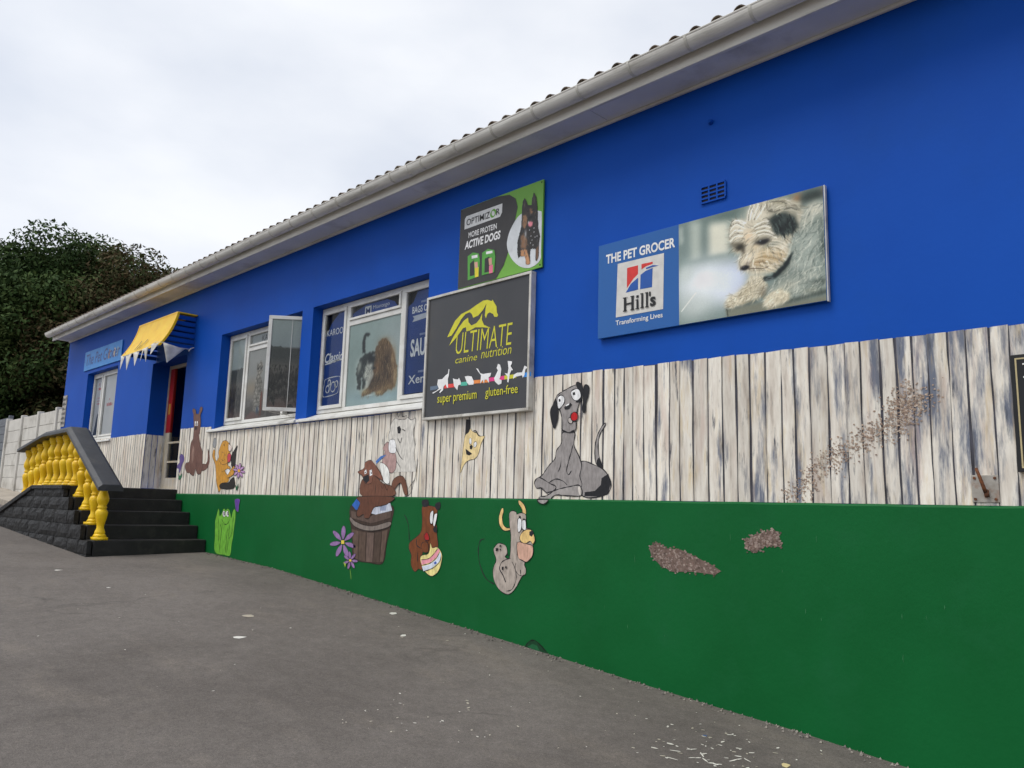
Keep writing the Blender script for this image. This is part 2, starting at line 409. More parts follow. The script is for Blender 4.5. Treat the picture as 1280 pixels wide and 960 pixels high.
# ------------------------------------------------------------------ traced shapes of the mural and the sign prints (x along the wall, height from eye level, in metres)
FIG = {
 'grey': [
  ('l', '222226', 0.012, '-4.008,0.696 -4.061,0.627 -4.107,0.544 -4.113,0.459 -4.089,0.375'),
  ('f', '8f8a88', 1, '-4.016,0.699 -4.054,0.663 -4.099,0.58 -4.113,0.472 -4.099,0.375 -4.034,0.344 -4.069,0.434 -4.08,0.531 -4.061,0.614 -4.005,0.686'),
  ('f', '222226', 1, '-4.069,0.422 -4.038,0.35 -4.093,0.369'),
  ('f', '8f8a88', 1, '-4.246,0.4 -4.112,0.366 -4.019,0.326 -3.958,0.254 -3.95,0.184 -4.016,0.125 -4.233,0.118 -4.284,0.305'),
  ('f', '222226', 0, '-3.973,0.296 -3.947,0.219 -3.972,0.143 -4.047,0.117 -4.217,0.118 -4.215,0.15 -4.109,0.16 -4.048,0.208 -4.041,0.261'),
  ('f', '8f8a88', 1, '-4.46,0.646 -4.332,0.64 -4.338,0.54 -4.279,0.44 -4.25,0.366 -4.268,0.281 -4.247,0.196 -4.362,0.123 -4.494,0.128 -4.595,0.121 -4.701,0.183 -4.773,0.209 -4.765,0.253 -4.687,0.291 -4.619,0.366 -4.544,0.428 -4.529,0.497 -4.474,0.558'),
  ('f', '8f8a88', 1, '-4.773,0.234 -4.721,0.272 -4.598,0.221 -4.529,0.196 -4.545,0.165 -4.63,0.146 -4.684,0.183 -4.754,0.183'),
  ('f', '9a9592', 1, '-4.716,0.105 -4.63,0.118 -4.529,0.165 -4.363,0.196 -4.266,0.202 -4.249,0.123 -4.427,0.122 -4.544,0.121 -4.628,0.052 -4.706,0.063'),
  ('l', '222226', 0.008, '-4.607,0.227 -4.531,0.258 -4.447,0.239 -4.404,0.208'),
  ('l', '222226', 0.007, '-4.476,0.407 -4.483,0.358 -4.507,0.314'),
  ('l', '222226', 0.007, '-4.392,0.393 -4.412,0.332 -4.39,0.292 -4.358,0.325'),
  ('l', '222226', 0.007, '-4.346,0.534 -4.377,0.442 -4.4,0.381'),
  ('l', 'cfc8bf', 0.02, '-4.274,0.196 -4.257,0.123'),
  ('f', '222226', 1, '-4.532,0.95 -4.573,0.895 -4.606,0.833 -4.596,0.768 -4.556,0.686 -4.523,0.751 -4.515,0.84'),
  ('f', '8f8a88', 1, '-4.54,0.957 -4.448,1.001 -4.315,1.038 -4.257,1.01 -4.272,0.911 -4.295,0.85 -4.313,0.763 -4.324,0.652 -4.456,0.658 -4.467,0.747 -4.495,0.838 -4.53,0.892'),
  ('f', '222226', 1, '-4.318,1.047 -4.282,1.05 -4.249,1.015 -4.26,0.904 -4.32,0.892 -4.28,0.936'),
  ('f', '222226', 1, '-4.233,1.02 -4.182,1.009 -4.184,0.941 -4.207,0.887 -4.217,0.804 -4.246,0.811 -4.24,0.883'),
  ('l', '222226', 0.01, '-4.457,0.664 -4.389,0.642 -4.324,0.662'),
  ('f', 'eceae6', 1, '-4.523,0.943 -4.489,0.964 -4.45,0.944 -4.445,0.899 -4.478,0.863 -4.508,0.846 -4.526,0.879'),
  ('f', 'eceae6', 1, '-4.372,0.982 -4.323,1.003 -4.278,0.987 -4.267,0.929 -4.304,0.903 -4.354,0.923'),
  ('f', '222226', 0, '-4.51,0.929 -4.494,0.934 -4.486,0.912 -4.506,0.906'),
  ('f', '222226', 0, '-4.355,0.974 -4.33,0.978 -4.323,0.953 -4.35,0.952'),
  ('f', '222226', 0, '-4.448,0.858 -4.378,0.891 -4.358,0.873 -4.394,0.838 -4.435,0.837'),
  ('f', 'eceae6', 0, '-4.428,0.874 -4.386,0.887 -4.394,0.872 -4.424,0.864'),
  ('f', 'b8b0aa', 1, '-4.392,0.762 -4.342,0.765 -4.358,0.716 -4.395,0.728'),
  ('f', 'b3181c', 1, '-4.368,0.786 -4.335,0.809 -4.297,0.794 -4.296,0.75 -4.329,0.733 -4.362,0.747'),
 ],
 'beige': [
  ('l', '222226', 0.009, '-5.37,-0.272 -5.423,-0.29 -5.448,-0.354 -5.439,-0.446 -5.403,-0.536 -5.33,-0.622 -5.222,-0.659'),
  ('f', 'd9b878', 1, '-4.946,0.076 -4.895,0.052 -4.861,0.007 -4.859,-0.042 -4.896,-0.04 -4.907,0.001 -4.947,0.046'),
  ('f', 'd9b878', 1, '-5.144,0.007 -5.134,-0.023 -5.147,-0.075 -5.134,-0.135 -5.096,-0.162 -5.04,-0.167 -5.044,-0.184 -5.124,-0.19 -5.178,-0.147 -5.191,-0.086 -5.173,-0.019'),
  ('f', 'a59a90', 1, '-5.244,-0.353 -5.201,-0.31 -5.149,-0.303 -5.089,-0.325 -5.072,-0.384 -5.1,-0.415 -5.042,-0.422 -5.032,-0.302 -5.035,-0.222 -5.054,-0.122 -5.06,-0.042 -5.021,-0.016 -4.978,-0.025 -4.963,-0.045 -4.913,-0.031 -4.856,-0.052 -4.85,-0.155 -4.796,-0.173 -4.764,-0.308 -4.856,-0.449 -4.841,-0.497 -4.846,-0.545 -4.887,-0.568 -4.96,-0.671 -5.043,-0.729 -5.146,-0.707 -5.223,-0.634 -5.246,-0.535 -5.209,-0.452 -5.237,-0.393'),
  ('l', '222226', 0.008, '-5.012,-0.449 -4.966,-0.515 -4.956,-0.602 -5.002,-0.684 -5.073,-0.705'),
  ('l', '222226', 0.008, '-5.027,-0.421 -5.128,-0.457 -5.162,-0.519 -5.115,-0.576 -5.079,-0.632'),
  ('l', '222226', 0.007, '-4.961,-0.456 -4.966,-0.515 -4.922,-0.556 -4.887,-0.558'),
  ('l', '222226', 0.007, '-4.903,-0.511 -4.901,-0.549'),
  ('l', '222226', 0.007, '-4.954,-0.278 -4.948,-0.436'),
  ('l', '222226', 0.007, '-5.042,-0.412 -5.072,-0.384'),
  ('f', 'c9a08c', 1, '-4.946,-0.286 -4.834,-0.292 -4.764,-0.308 -4.765,-0.385 -4.829,-0.44 -4.885,-0.431 -4.935,-0.405'),
  ('f', 'd9b878', 1, '-4.92,-0.237 -4.879,-0.186 -4.797,-0.168 -4.754,-0.21 -4.739,-0.258 -4.765,-0.289 -4.793,-0.266 -4.848,-0.288 -4.904,-0.276'),
  ('f', '222226', 0, '-4.807,-0.188 -4.769,-0.174 -4.754,-0.201 -4.778,-0.229 -4.806,-0.217'),
  ('f', 'eceae6', 1, '-4.947,-0.084 -4.908,-0.088 -4.901,-0.162 -4.936,-0.198 -4.948,-0.159'),
  ('f', 'eceae6', 1, '-4.894,-0.098 -4.855,-0.091 -4.849,-0.17 -4.891,-0.167'),
  ('f', '222226', 0, '-4.935,-0.059 -4.915,-0.058 -4.914,-0.078 -4.934,-0.079'),
  ('f', '222226', 0, '-4.886,-0.08 -4.864,-0.079 -4.863,-0.093 -4.886,-0.093'),
  ('f', '222226', 0, '-5.214,-0.346 -5.18,-0.345 -5.187,-0.37 -5.213,-0.37'),
  ('f', '222226', 0, '-5.166,-0.317 -5.145,-0.316 -5.148,-0.333 -5.165,-0.333'),
  ('f', '222226', 0, '-5.162,-0.349 -5.147,-0.348 -5.149,-0.364 -5.161,-0.363'),
  ('f', '222226', 0, '-5.129,-0.502 -5.104,-0.5 -5.113,-0.528 -5.13,-0.527'),
  ('f', '222226', 0, '-5.085,-0.494 -5.065,-0.495 -5.07,-0.513 -5.087,-0.512'),
 ],
 'pup': [
  ('l', '222226', 0.009, '-6.579,-0.086 -6.522,-0.143 -6.49,-0.224 -6.471,-0.349'),
  ('f', '6f3d1f', 1, '-6.288,-0.003 -6.16,0.008 -6.06,-0.016 -6.056,-0.077 -6.072,-0.148 -6.049,-0.19 -6.043,-0.268 -6.022,-0.379 -6.13,-0.42 -6.171,-0.439 -6.243,-0.426 -6.257,-0.532 -6.244,-0.609 -6.302,-0.604 -6.358,-0.635 -6.412,-0.595 -6.431,-0.543 -6.428,-0.48 -6.47,-0.42 -6.46,-0.357 -6.34,-0.289 -6.286,-0.234 -6.279,-0.127'),
  ('f', '222226', 1, '-6.292,0.055 -6.206,0.061 -6.195,0.008 -6.274,0.002'),
  ('f', '222226', 1, '-6.084,0.027 -6.015,0.041 -6.018,-0.02 -6.067,-0.021'),
  ('l', '222226', 0.008, '-6.352,-0.317 -6.348,-0.378 -6.266,-0.409'),
  ('l', '222226', 0.008, '-6.329,-0.439 -6.322,-0.536'),
  ('f', 'e2d08a', 1, '-6.135,-0.35 -6.104,-0.392 -6.036,-0.38 -5.964,-0.427 -5.953,-0.495 -5.994,-0.6 -6.086,-0.656 -6.171,-0.638 -6.255,-0.566 -6.275,-0.48 -6.157,-0.447'),
  ('f', 'd98f9c', 0, '-6.265,-0.519 -6.153,-0.499 -6.073,-0.451 -6.008,-0.391 -5.99,-0.412 -6.03,-0.474 -6.123,-0.531 -6.255,-0.562'),
  ('f', 'c9d0dc', 0, '-6.25,-0.576 -6.136,-0.55 -6.035,-0.496 -5.978,-0.424 -5.965,-0.453 -5.986,-0.514 -6.092,-0.581 -6.222,-0.62'),
  ('l', '222226', 0.006, '-6.268,-0.515 -6.153,-0.497 -6.08,-0.451 -6.015,-0.389'),
  ('l', '222226', 0.006, '-6.259,-0.567 -6.122,-0.536 -6.029,-0.478 -5.982,-0.416'),
  ('l', '222226', 0.006, '-6.229,-0.624 -6.091,-0.585 -5.992,-0.523 -5.96,-0.461'),
  ('f', '3a58a8', 0, '-6.067,-0.528 -6.034,-0.513 -6.026,-0.534 -6.055,-0.544'),
  ('f', '6f3d1f', 1, '-6.263,-0.357 -6.178,-0.344 -6.158,-0.421 -6.199,-0.445 -6.25,-0.426'),
  ('f', 'a02020', 1, '-6.232,-0.285 -6.199,-0.248 -6.166,-0.273 -6.154,-0.316 -6.208,-0.323'),
  ('f', '222226', 0, '-6.103,-0.21 -6.07,-0.182 -6.034,-0.207 -6.045,-0.246 -6.087,-0.239'),
  ('f', 'eceae6', 1, '-6.152,-0.071 -6.128,-0.04 -6.105,-0.052 -6.113,-0.158 -6.149,-0.152'),
  ('f', 'eceae6', 1, '-6.094,-0.089 -6.064,-0.064 -6.045,-0.073 -6.07,-0.175 -6.098,-0.175'),
 ],
 'barrel': [
  ('f', '3d3029', 1, '-7.548,-0.018 -7.135,-0.059 -6.775,-0.005 -6.796,-0.201 -6.85,-0.388 -6.896,-0.585 -7.117,-0.599 -7.427,-0.572 -7.486,-0.341'),
  ('f', '5b4a40', 0, '-7.501,-0.264 -7.369,-0.282 -7.357,-0.577 -7.42,-0.567'),
  ('f', '54443a', 0, '-7.352,-0.281 -7.231,-0.292 -7.218,-0.593 -7.339,-0.581'),
  ('f', '63524a', 0, '-7.207,-0.291 -7.08,-0.29 -7.084,-0.592 -7.201,-0.595'),
  ('f', '4a3c33', 0, '-7.053,-0.289 -6.95,-0.273 -6.961,-0.584 -7.065,-0.59'),
  ('f', '5d4c41', 0, '-6.931,-0.269 -6.84,-0.247 -6.866,-0.426 -6.891,-0.572 -6.948,-0.583'),
  ('f', '584840', 0, '-7.529,-0.067 -7.163,-0.117 -6.793,-0.052 -6.803,-0.126 -7.139,-0.193 -7.521,-0.146'),
  ('f', '7a7069', 1, '-7.536,-0.137 -7.396,-0.191 -7.119,-0.221 -6.815,-0.164 -6.826,-0.22 -7.115,-0.272 -7.39,-0.25 -7.531,-0.186'),
  ('f', '2d5fae', 0, '-7.521,-0.007 -7.423,0.073 -7.284,0.074 -7.27,-0.062 -7.445,-0.055'),
  ('f', 'b9bec9', 0, '-7.308,-0.023 -7.079,0.057 -6.816,0.023 -6.778,-0.051 -7.064,-0.099 -7.269,-0.071'),
  ('f', '8d96ad', 0, '-7.007,-0.009 -6.878,0.003 -6.889,-0.054 -6.986,-0.056'),
  ('f', '5d3a2b', 1, '-7.406,0.083 -6.774,0.089 -6.847,0.022 -6.974,-0.008 -7.104,-0.029 -7.178,-0.137 -7.263,-0.139 -7.283,-0.101 -7.384,-0.133 -7.423,-0.094 -7.364,0.015'),
 ],
 'wetdog': [
  ('f', '6b4636', 1, '-6.827,0.212 -6.785,0.278 -6.677,0.305 -6.596,0.258 -6.546,0.119 -6.601,0.119 -6.671,0.23 -6.746,0.193 -6.819,0.117'),
  ('f', '6b4636', 1, '-7.383,0.252 -7.349,0.094 -6.786,0.099 -6.81,0.193 -6.991,0.231 -7.124,0.305 -7.265,0.291'),
  ('l', '3a2720', 0.008, '-7.109,0.251 -7.106,0.115'),
  ('l', '3a2720', 0.006, '-7.023,0.222 -6.986,0.174 -6.957,0.216 -6.903,0.158 -6.875,0.212'),
  ('f', '7d5242', 1, '-7.463,0.353 -7.344,0.391 -7.332,0.45 -7.231,0.478 -7.142,0.427 -7.033,0.337 -6.987,0.26 -7.079,0.289 -7.164,0.31 -7.191,0.232 -7.311,0.232 -7.371,0.312'),
  ('f', 'eceae6', 0, '-7.334,0.361 -7.301,0.38 -7.283,0.34 -7.324,0.327'),
  ('f', 'eceae6', 0, '-7.238,0.369 -7.198,0.377 -7.179,0.32 -7.225,0.306'),
  ('f', '222226', 0, '-7.349,0.301 -7.251,0.326 -7.228,0.261 -7.286,0.228 -7.338,0.262'),
  ('f', '222226', 0, '-7.319,0.351 -7.302,0.354 -7.304,0.339 -7.318,0.339'),
  ('f', '222226', 0, '-7.209,0.345 -7.192,0.349 -7.19,0.329 -7.204,0.33'),
 ],
 'fluffy': [
  ('f', 'c9c5bd', 1, '-6.909,0.79 -6.899,0.857 -6.822,0.911 -6.664,0.921 -6.552,0.876 -6.483,0.891 -6.487,0.815 -6.512,0.751 -6.472,0.618 -6.479,0.507 -6.433,0.376 -6.459,0.248 -6.539,0.104 -6.786,0.102 -6.875,0.212 -6.903,0.345 -6.932,0.307 -6.92,0.098 -6.866,0.098 -6.903,0.345 -6.874,0.575 -6.935,0.713'),
  ('f', 'b0a9a0', 1, '-6.823,0.921 -6.794,0.958 -6.775,0.918 -6.732,0.973 -6.711,0.918 -6.634,0.928 -6.646,0.891 -6.773,0.895'),
  ('f', 'a88a86', 1, '-6.947,0.665 -6.876,0.595 -6.783,0.515 -6.778,0.382 -6.854,0.335 -6.955,0.385 -7.026,0.444 -6.987,0.559 -7.024,0.6'),
  ('f', 'eceae6', 1, '-6.915,0.673 -6.819,0.679 -6.786,0.553 -6.905,0.557'),
  ('f', 'e4e0da', 1, '-7.06,0.445 -6.906,0.384 -6.877,0.231 -6.993,0.26'),
  ('f', '4a73b5', 0, '-7.139,0.466 -7.05,0.518 -6.952,0.529 -7.046,0.483 -7.126,0.436'),
  ('f', '222226', 0, '-6.788,0.812 -6.745,0.824 -6.717,0.79 -6.729,0.746 -6.77,0.748'),
  ('l', '222226', 0.007, '-6.766,0.696 -6.721,0.646 -6.694,0.702'),
  ('l', '222226', 0.007, '-6.796,0.601 -6.709,0.503 -6.653,0.47'),
  ('l', '222226', 0.006, '-6.779,0.467 -6.684,0.38'),
  ('l', '222226', 0.006, '-6.446,0.266 -6.544,0.174'),
  ('l', '222226', 0.006, '-6.701,0.789 -6.637,0.766'),
 ],
 'flowers': [
  ('l', '6f9a3a', 0.008, '-7.65,-0.418 -7.567,-0.58 -7.491,-0.692 -7.459,-0.795'),
  ('f', '8a6c9a', 1, '-7.621,-0.418 -7.542,-0.454 -7.452,-0.463 -7.407,-0.452 -7.438,-0.429 -7.521,-0.41'),
  ('f', '8a6c9a', 1, '-7.641,-0.437 -7.641,-0.502 -7.592,-0.556 -7.547,-0.571 -7.532,-0.539 -7.564,-0.482'),
  ('f', '8a6c9a', 1, '-7.673,-0.437 -7.753,-0.483 -7.787,-0.542 -7.772,-0.573 -7.726,-0.556 -7.677,-0.502'),
  ('f', '8a6c9a', 1, '-7.697,-0.418 -7.794,-0.409 -7.886,-0.427 -7.917,-0.451 -7.871,-0.463 -7.778,-0.454'),
  ('f', '8a6c9a', 1, '-7.689,-0.396 -7.732,-0.338 -7.814,-0.301 -7.867,-0.299 -7.856,-0.331 -7.787,-0.374'),
  ('f', '8a6c9a', 1, '-7.657,-0.386 -7.617,-0.323 -7.623,-0.26 -7.659,-0.234 -7.689,-0.261 -7.701,-0.323'),
  ('f', '8a6c9a', 1, '-7.627,-0.395 -7.532,-0.375 -7.466,-0.333 -7.454,-0.303 -7.507,-0.305 -7.582,-0.34'),
  ('f', 'd8c24a', 0, '-7.689,-0.394 -7.631,-0.391 -7.627,-0.43 -7.685,-0.433'),
  ('f', '8a6c9a', 1, '-7.466,-0.599 -7.419,-0.613 -7.37,-0.61 -7.347,-0.599 -7.369,-0.589 -7.415,-0.584'),
  ('f', '8a6c9a', 1, '-7.475,-0.609 -7.465,-0.645 -7.43,-0.67 -7.402,-0.674 -7.4,-0.656 -7.424,-0.627'),
  ('f', '8a6c9a', 1, '-7.493,-0.612 -7.529,-0.642 -7.536,-0.676 -7.523,-0.692 -7.5,-0.681 -7.482,-0.649'),
  ('f', '8a6c9a', 1, '-7.508,-0.606 -7.561,-0.607 -7.606,-0.624 -7.618,-0.64 -7.589,-0.644 -7.541,-0.631'),
  ('f', '8a6c9a', 1, '-7.506,-0.592 -7.537,-0.565 -7.585,-0.552 -7.613,-0.556 -7.604,-0.573 -7.563,-0.59'),
  ('f', '8a6c9a', 1, '-7.492,-0.585 -7.475,-0.547 -7.492,-0.515 -7.515,-0.503 -7.531,-0.521 -7.527,-0.554'),
  ('f', '8a6c9a', 1, '-7.474,-0.588 -7.423,-0.569 -7.395,-0.541 -7.397,-0.523 -7.424,-0.529 -7.46,-0.552'),
  ('f', 'd8c24a', 0, '-7.509,-0.588 -7.467,-0.586 -7.465,-0.609 -7.507,-0.611'),
  ('f', '8fae3a', 0, '-7.617,-0.623 -7.575,-0.678 -7.55,-0.579 -7.568,-0.639'),
 ],
 'sitting': [
  ('f', '6a4b42', 1, '-11.499,0.522 -11.363,0.519 -11.32,0.605 -11.347,0.736 -11.288,0.676 -11.258,0.574 -11.294,0.475 -11.412,0.426 -11.515,0.435'),
  ('f', '6a4b42', 1, '-11.955,1.286 -12.001,1.335 -11.973,1.371 -11.884,1.342 -11.859,1.287 -11.766,1.281 -11.74,1.362 -11.673,1.376 -11.647,1.333 -11.701,1.254 -11.668,1.148 -11.669,0.984 -11.691,0.955 -11.608,0.803 -11.518,0.697 -11.488,0.551 -11.481,0.434 -11.537,0.374 -11.642,0.386 -11.708,0.452 -11.747,0.357 -11.849,0.373 -11.897,0.396 -11.999,0.405 -12.08,0.473 -12.067,0.548 -11.956,0.568 -11.964,0.741 -11.951,0.846 -11.88,0.933 -11.911,1.131 -11.942,1.224'),
  ('f', '8a6c60', 0, '-11.872,0.813 -11.809,0.766 -11.807,0.587 -11.847,0.529 -11.897,0.679'),
  ('l', '3a2622', 0.007, '-11.731,0.645 -11.666,0.466'),
  ('l', '3a2622', 0.007, '-11.925,0.56 -11.816,0.38'),
  ('f', 'eceae6', 0, '-11.876,1.167 -11.842,1.173 -11.82,1.104 -11.862,1.101'),
  ('f', 'eceae6', 0, '-11.805,1.168 -11.77,1.165 -11.756,1.1 -11.798,1.098'),
  ('f', '222226', 0, '-11.852,1.135 -11.834,1.134 -11.83,1.115 -11.847,1.116'),
  ('f', '222226', 0, '-11.791,1.132 -11.773,1.131 -11.772,1.112 -11.787,1.112'),
  ('f', '222226', 0, '-11.858,1.083 -11.78,1.079 -11.792,1.034 -11.827,1.036'),
 ],
 'violet': [
  ('f', '5b4a86', 1, '-12.282,0.69 -12.171,0.657 -12.143,0.595 -12.208,0.521 -12.231,0.461 -12.273,0.4 -12.306,0.462 -12.385,0.478 -12.376,0.524 -12.292,0.568 -12.325,0.63'),
  ('f', '2f6b4a', 1, '-12.304,0.386 -12.245,0.355 -12.179,0.392 -12.174,0.339 -12.268,0.294'),
 ],
 'orange': [
  ('f', '8d8f90', 1, '-11.169,0.873 -11.122,0.886 -11.078,0.841 -11.084,0.77 -11.144,0.743 -11.188,0.802'),
  ('f', '2a2826', 1, '-10.56,0.641 -10.415,0.753 -10.429,0.664 -10.44,0.474 -10.507,0.434 -10.575,0.558'),
  ('f', '2a2826', 1, '-10.882,0.217 -10.795,0.251 -10.609,0.244 -10.5,0.311 -10.424,0.304 -10.421,0.169 -10.842,0.168'),
  ('f', 'c08a35', 1, '-11.154,0.715 -11.096,0.699 -11.095,0.628 -11.026,0.555 -10.957,0.61 -10.977,0.681 -10.925,0.778 -10.871,0.826 -10.779,0.836 -10.679,0.797 -10.638,0.74 -10.616,0.615 -10.672,0.505 -10.588,0.463 -10.598,0.435 -10.734,0.424 -10.677,0.368 -10.596,0.339 -10.611,0.257 -10.794,0.244 -10.864,0.203 -10.825,0.161 -10.864,0.12 -10.924,0.189 -10.97,0.259 -11.013,0.399 -11.06,0.513 -11.117,0.571 -11.17,0.63'),
  ('l', '222226', 0.006, '-10.949,0.567 -10.842,0.502 -10.704,0.513 -10.667,0.561'),
  ('l', '222226', 0.005, '-10.872,0.579 -10.804,0.55 -10.763,0.58'),
  ('l', '222226', 0.005, '-10.822,0.397 -10.733,0.417'),
  ('f', '222226', 0, '-10.832,0.782 -10.799,0.776 -10.804,0.765 -10.836,0.772'),
  ('f', '222226', 0, '-10.85,0.677 -10.831,0.676 -10.829,0.665 -10.848,0.666'),
  ('f', '222226', 0, '-10.774,0.64 -10.748,0.635 -10.753,0.627 -10.775,0.63'),
  ('f', 'b84050', 1, '-10.681,0.637 -10.59,0.641 -10.588,0.545 -10.662,0.533'),
  ('f', 'd8c8c0', 1, '-10.677,0.783 -10.577,0.738 -10.598,0.683 -10.66,0.692'),
  ('f', 'eceae6', 1, '-10.675,0.436 -10.565,0.421 -10.569,0.36 -10.646,0.36'),
  ('f', 'c08a35', 1, '-10.55,0.421 -10.455,0.474 -10.45,0.365 -10.621,0.312 -10.628,0.346'),
  ('f', 'b08ab4', 1, '-10.268,0.403 -10.212,0.38 -10.151,0.375 -10.121,0.384 -10.144,0.399 -10.203,0.41'),
  ('f', 'b08ab4', 1, '-10.278,0.394 -10.266,0.355 -10.221,0.328 -10.185,0.321 -10.18,0.341 -10.214,0.372'),
  ('f', 'b08ab4', 1, '-10.298,0.392 -10.337,0.361 -10.337,0.325 -10.313,0.307 -10.283,0.32 -10.269,0.354'),
  ('f', 'b08ab4', 1, '-10.317,0.399 -10.384,0.393 -10.43,0.37 -10.433,0.353 -10.394,0.35 -10.344,0.367'),
  ('f', 'b08ab4', 1, '-10.322,0.409 -10.379,0.433 -10.442,0.438 -10.474,0.429 -10.45,0.414 -10.389,0.402'),
  ('f', 'b08ab4', 1, '-10.312,0.419 -10.325,0.458 -10.371,0.486 -10.408,0.493 -10.413,0.473 -10.378,0.441'),
  ('f', 'b08ab4', 1, '-10.292,0.421 -10.253,0.451 -10.254,0.488 -10.277,0.506 -10.307,0.493 -10.322,0.459'),
  ('f', 'b08ab4', 1, '-10.273,0.414 -10.207,0.42 -10.162,0.442 -10.16,0.459 -10.197,0.462 -10.247,0.446'),
  ('f', 'd8a84a', 0, '-10.328,0.424 -10.26,0.423 -10.254,0.387 -10.321,0.388'),
  ('f', '2f6b4a', 1, '-10.364,0.216 -10.316,0.189 -10.28,0.236 -10.287,0.189 -10.322,0.142'),
  ('l', '2f6b4a', 0.006, '-10.303,0.337 -10.313,0.176'),
 ],
 'green': [
  ('f', '69a83a', 1, '-10.799,-0.697 -10.841,-0.483 -10.869,-0.284 -10.836,-0.183 -10.804,-0.109 -10.764,-0.145 -10.748,-0.208 -10.684,-0.166 -10.652,-0.115 -10.614,-0.106 -10.569,-0.127 -10.533,-0.104 -10.477,-0.116 -10.419,-0.182 -10.392,-0.226 -10.367,-0.145 -10.315,-0.104 -10.274,-0.17 -10.28,-0.301 -10.297,-0.477 -10.32,-0.565 -10.342,-0.715 -10.509,-0.72'),
  ('f', 'eceae6', 1, '-10.657,-0.147 -10.619,-0.133 -10.577,-0.159 -10.575,-0.204 -10.624,-0.216 -10.657,-0.188'),
  ('f', 'eceae6', 1, '-10.552,-0.145 -10.514,-0.132 -10.477,-0.157 -10.475,-0.201 -10.513,-0.213 -10.548,-0.19'),
  ('f', '222226', 0, '-10.636,-0.151 -10.607,-0.143 -10.587,-0.195 -10.622,-0.2'),
  ('f', '222226', 0, '-10.519,-0.149 -10.492,-0.144 -10.476,-0.188 -10.51,-0.195'),
  ('l', '222226', 0.007, '-10.668,-0.251 -10.586,-0.307 -10.525,-0.314 -10.469,-0.29 -10.438,-0.24'),
  ('l', '222226', 0.007, '-10.774,-0.236 -10.731,-0.406 -10.714,-0.549'),
  ('l', '222226', 0.007, '-10.707,-0.315 -10.649,-0.403 -10.66,-0.564 -10.649,-0.706'),
  ('l', '222226', 0.007, '-10.476,-0.361 -10.483,-0.485 -10.474,-0.696'),
  ('l', '222226', 0.007, '-10.329,-0.189 -10.345,-0.427 -10.411,-0.5'),
  ('l', '222226', 0.007, '-10.417,-0.306 -10.431,-0.501 -10.426,-0.685'),
  ('f', '5f3f8f', 1, '-10.318,0.024 -10.174,0.027 -10.19,-0.045 -10.193,-0.137 -10.264,-0.121 -10.306,-0.047'),
 ],
 'yellow': [
  ('f', '222226', 0, '-5.7,0.83 -5.634,0.826 -5.632,0.742 -5.678,0.69 -5.707,0.678'),
  ('f', 'dcc692', 1, '-5.635,0.738 -5.603,0.713 -5.548,0.697 -5.507,0.662 -5.429,0.659 -5.456,0.62 -5.483,0.569 -5.508,0.497 -5.555,0.453 -5.653,0.435 -5.711,0.39 -5.753,0.324 -5.736,0.464 -5.726,0.551 -5.707,0.671 -5.658,0.703'),
  ('f', 'eceae6', 1, '-5.644,0.635 -5.625,0.651 -5.609,0.627 -5.612,0.594 -5.637,0.594'),
  ('f', 'eceae6', 1, '-5.577,0.599 -5.549,0.614 -5.533,0.591 -5.551,0.561 -5.576,0.566'),
  ('f', '222226', 0, '-5.633,0.574 -5.607,0.587 -5.589,0.566 -5.604,0.54 -5.63,0.548'),
  ('f', '222226', 0, '-5.69,0.55 -5.654,0.532 -5.592,0.5 -5.636,0.486 -5.675,0.496'),
  ('l', '222226', 0.006, '-5.589,0.718 -5.549,0.712 -5.517,0.676 -5.482,0.658'),
  ('l', '222226', 0.006, '-5.598,0.71 -5.553,0.698'),
 ],
 'soil': [
  ('f', '6b5a52', 0, '-3.571,-0.249 -3.503,-0.212 -3.422,-0.252 -3.291,-0.256 -3.165,-0.302 -3.043,-0.346 -2.971,-0.382 -3.019,-0.411 -3.191,-0.403 -3.37,-0.416 -3.476,-0.375 -3.552,-0.314'),
  ('f', '6b5a52', 0, '-2.782,-0.167 -2.714,-0.124 -2.603,-0.095 -2.543,-0.097 -2.537,-0.195 -2.627,-0.189 -2.716,-0.244 -2.779,-0.223'),
 ],
 'spray': [
  ('f', '8a7566', 0, '-2.501,0.103 -2.371,0.242 -2.205,0.395 -2.008,0.504 -1.857,0.572 -1.76,0.761 -1.655,0.771 -1.572,0.736 -1.644,0.633 -1.788,0.512 -1.897,0.48 -2.088,0.392 -2.248,0.299 -2.374,0.143 -2.459,0.087'),
 ],
 'leap': [
  ('f', 'c3bf2e', 0, '-5.972,1.658 -5.925,1.727 -5.861,1.81 -5.771,1.863 -5.65,1.886 -5.544,1.922 -5.463,1.945 -5.405,1.943 -5.346,1.921 -5.33,1.931 -5.311,1.903 -5.276,1.861 -5.267,1.8 -5.249,1.77 -5.265,1.756 -5.299,1.762 -5.318,1.792 -5.364,1.816 -5.398,1.805 -5.414,1.767 -5.432,1.794 -5.424,1.866 -5.415,1.909 -5.459,1.855 -5.526,1.809 -5.597,1.799 -5.617,1.839 -5.648,1.861 -5.709,1.854 -5.768,1.813 -5.837,1.732 -5.909,1.666'),
  ('f', 'c3bf2e', 0, '-5.94,1.566 -5.882,1.646 -5.8,1.735 -5.73,1.791 -5.67,1.811 -5.661,1.764 -5.617,1.725 -5.547,1.739 -5.501,1.772 -5.469,1.824 -5.471,1.76 -5.44,1.707 -5.34,1.66 -5.45,1.684 -5.556,1.699 -5.639,1.679 -5.687,1.677 -5.695,1.72 -5.738,1.717 -5.82,1.646'),
 ],
 'bar': [
  ('f', '5b6c80', 0, '-6.208,1.185 -6.082,1.186 -6.086,1.149 -6.205,1.146'),
  ('f', 'd8433f', 0, '-5.991,1.186 -5.832,1.184 -5.83,1.147 -5.989,1.147'),
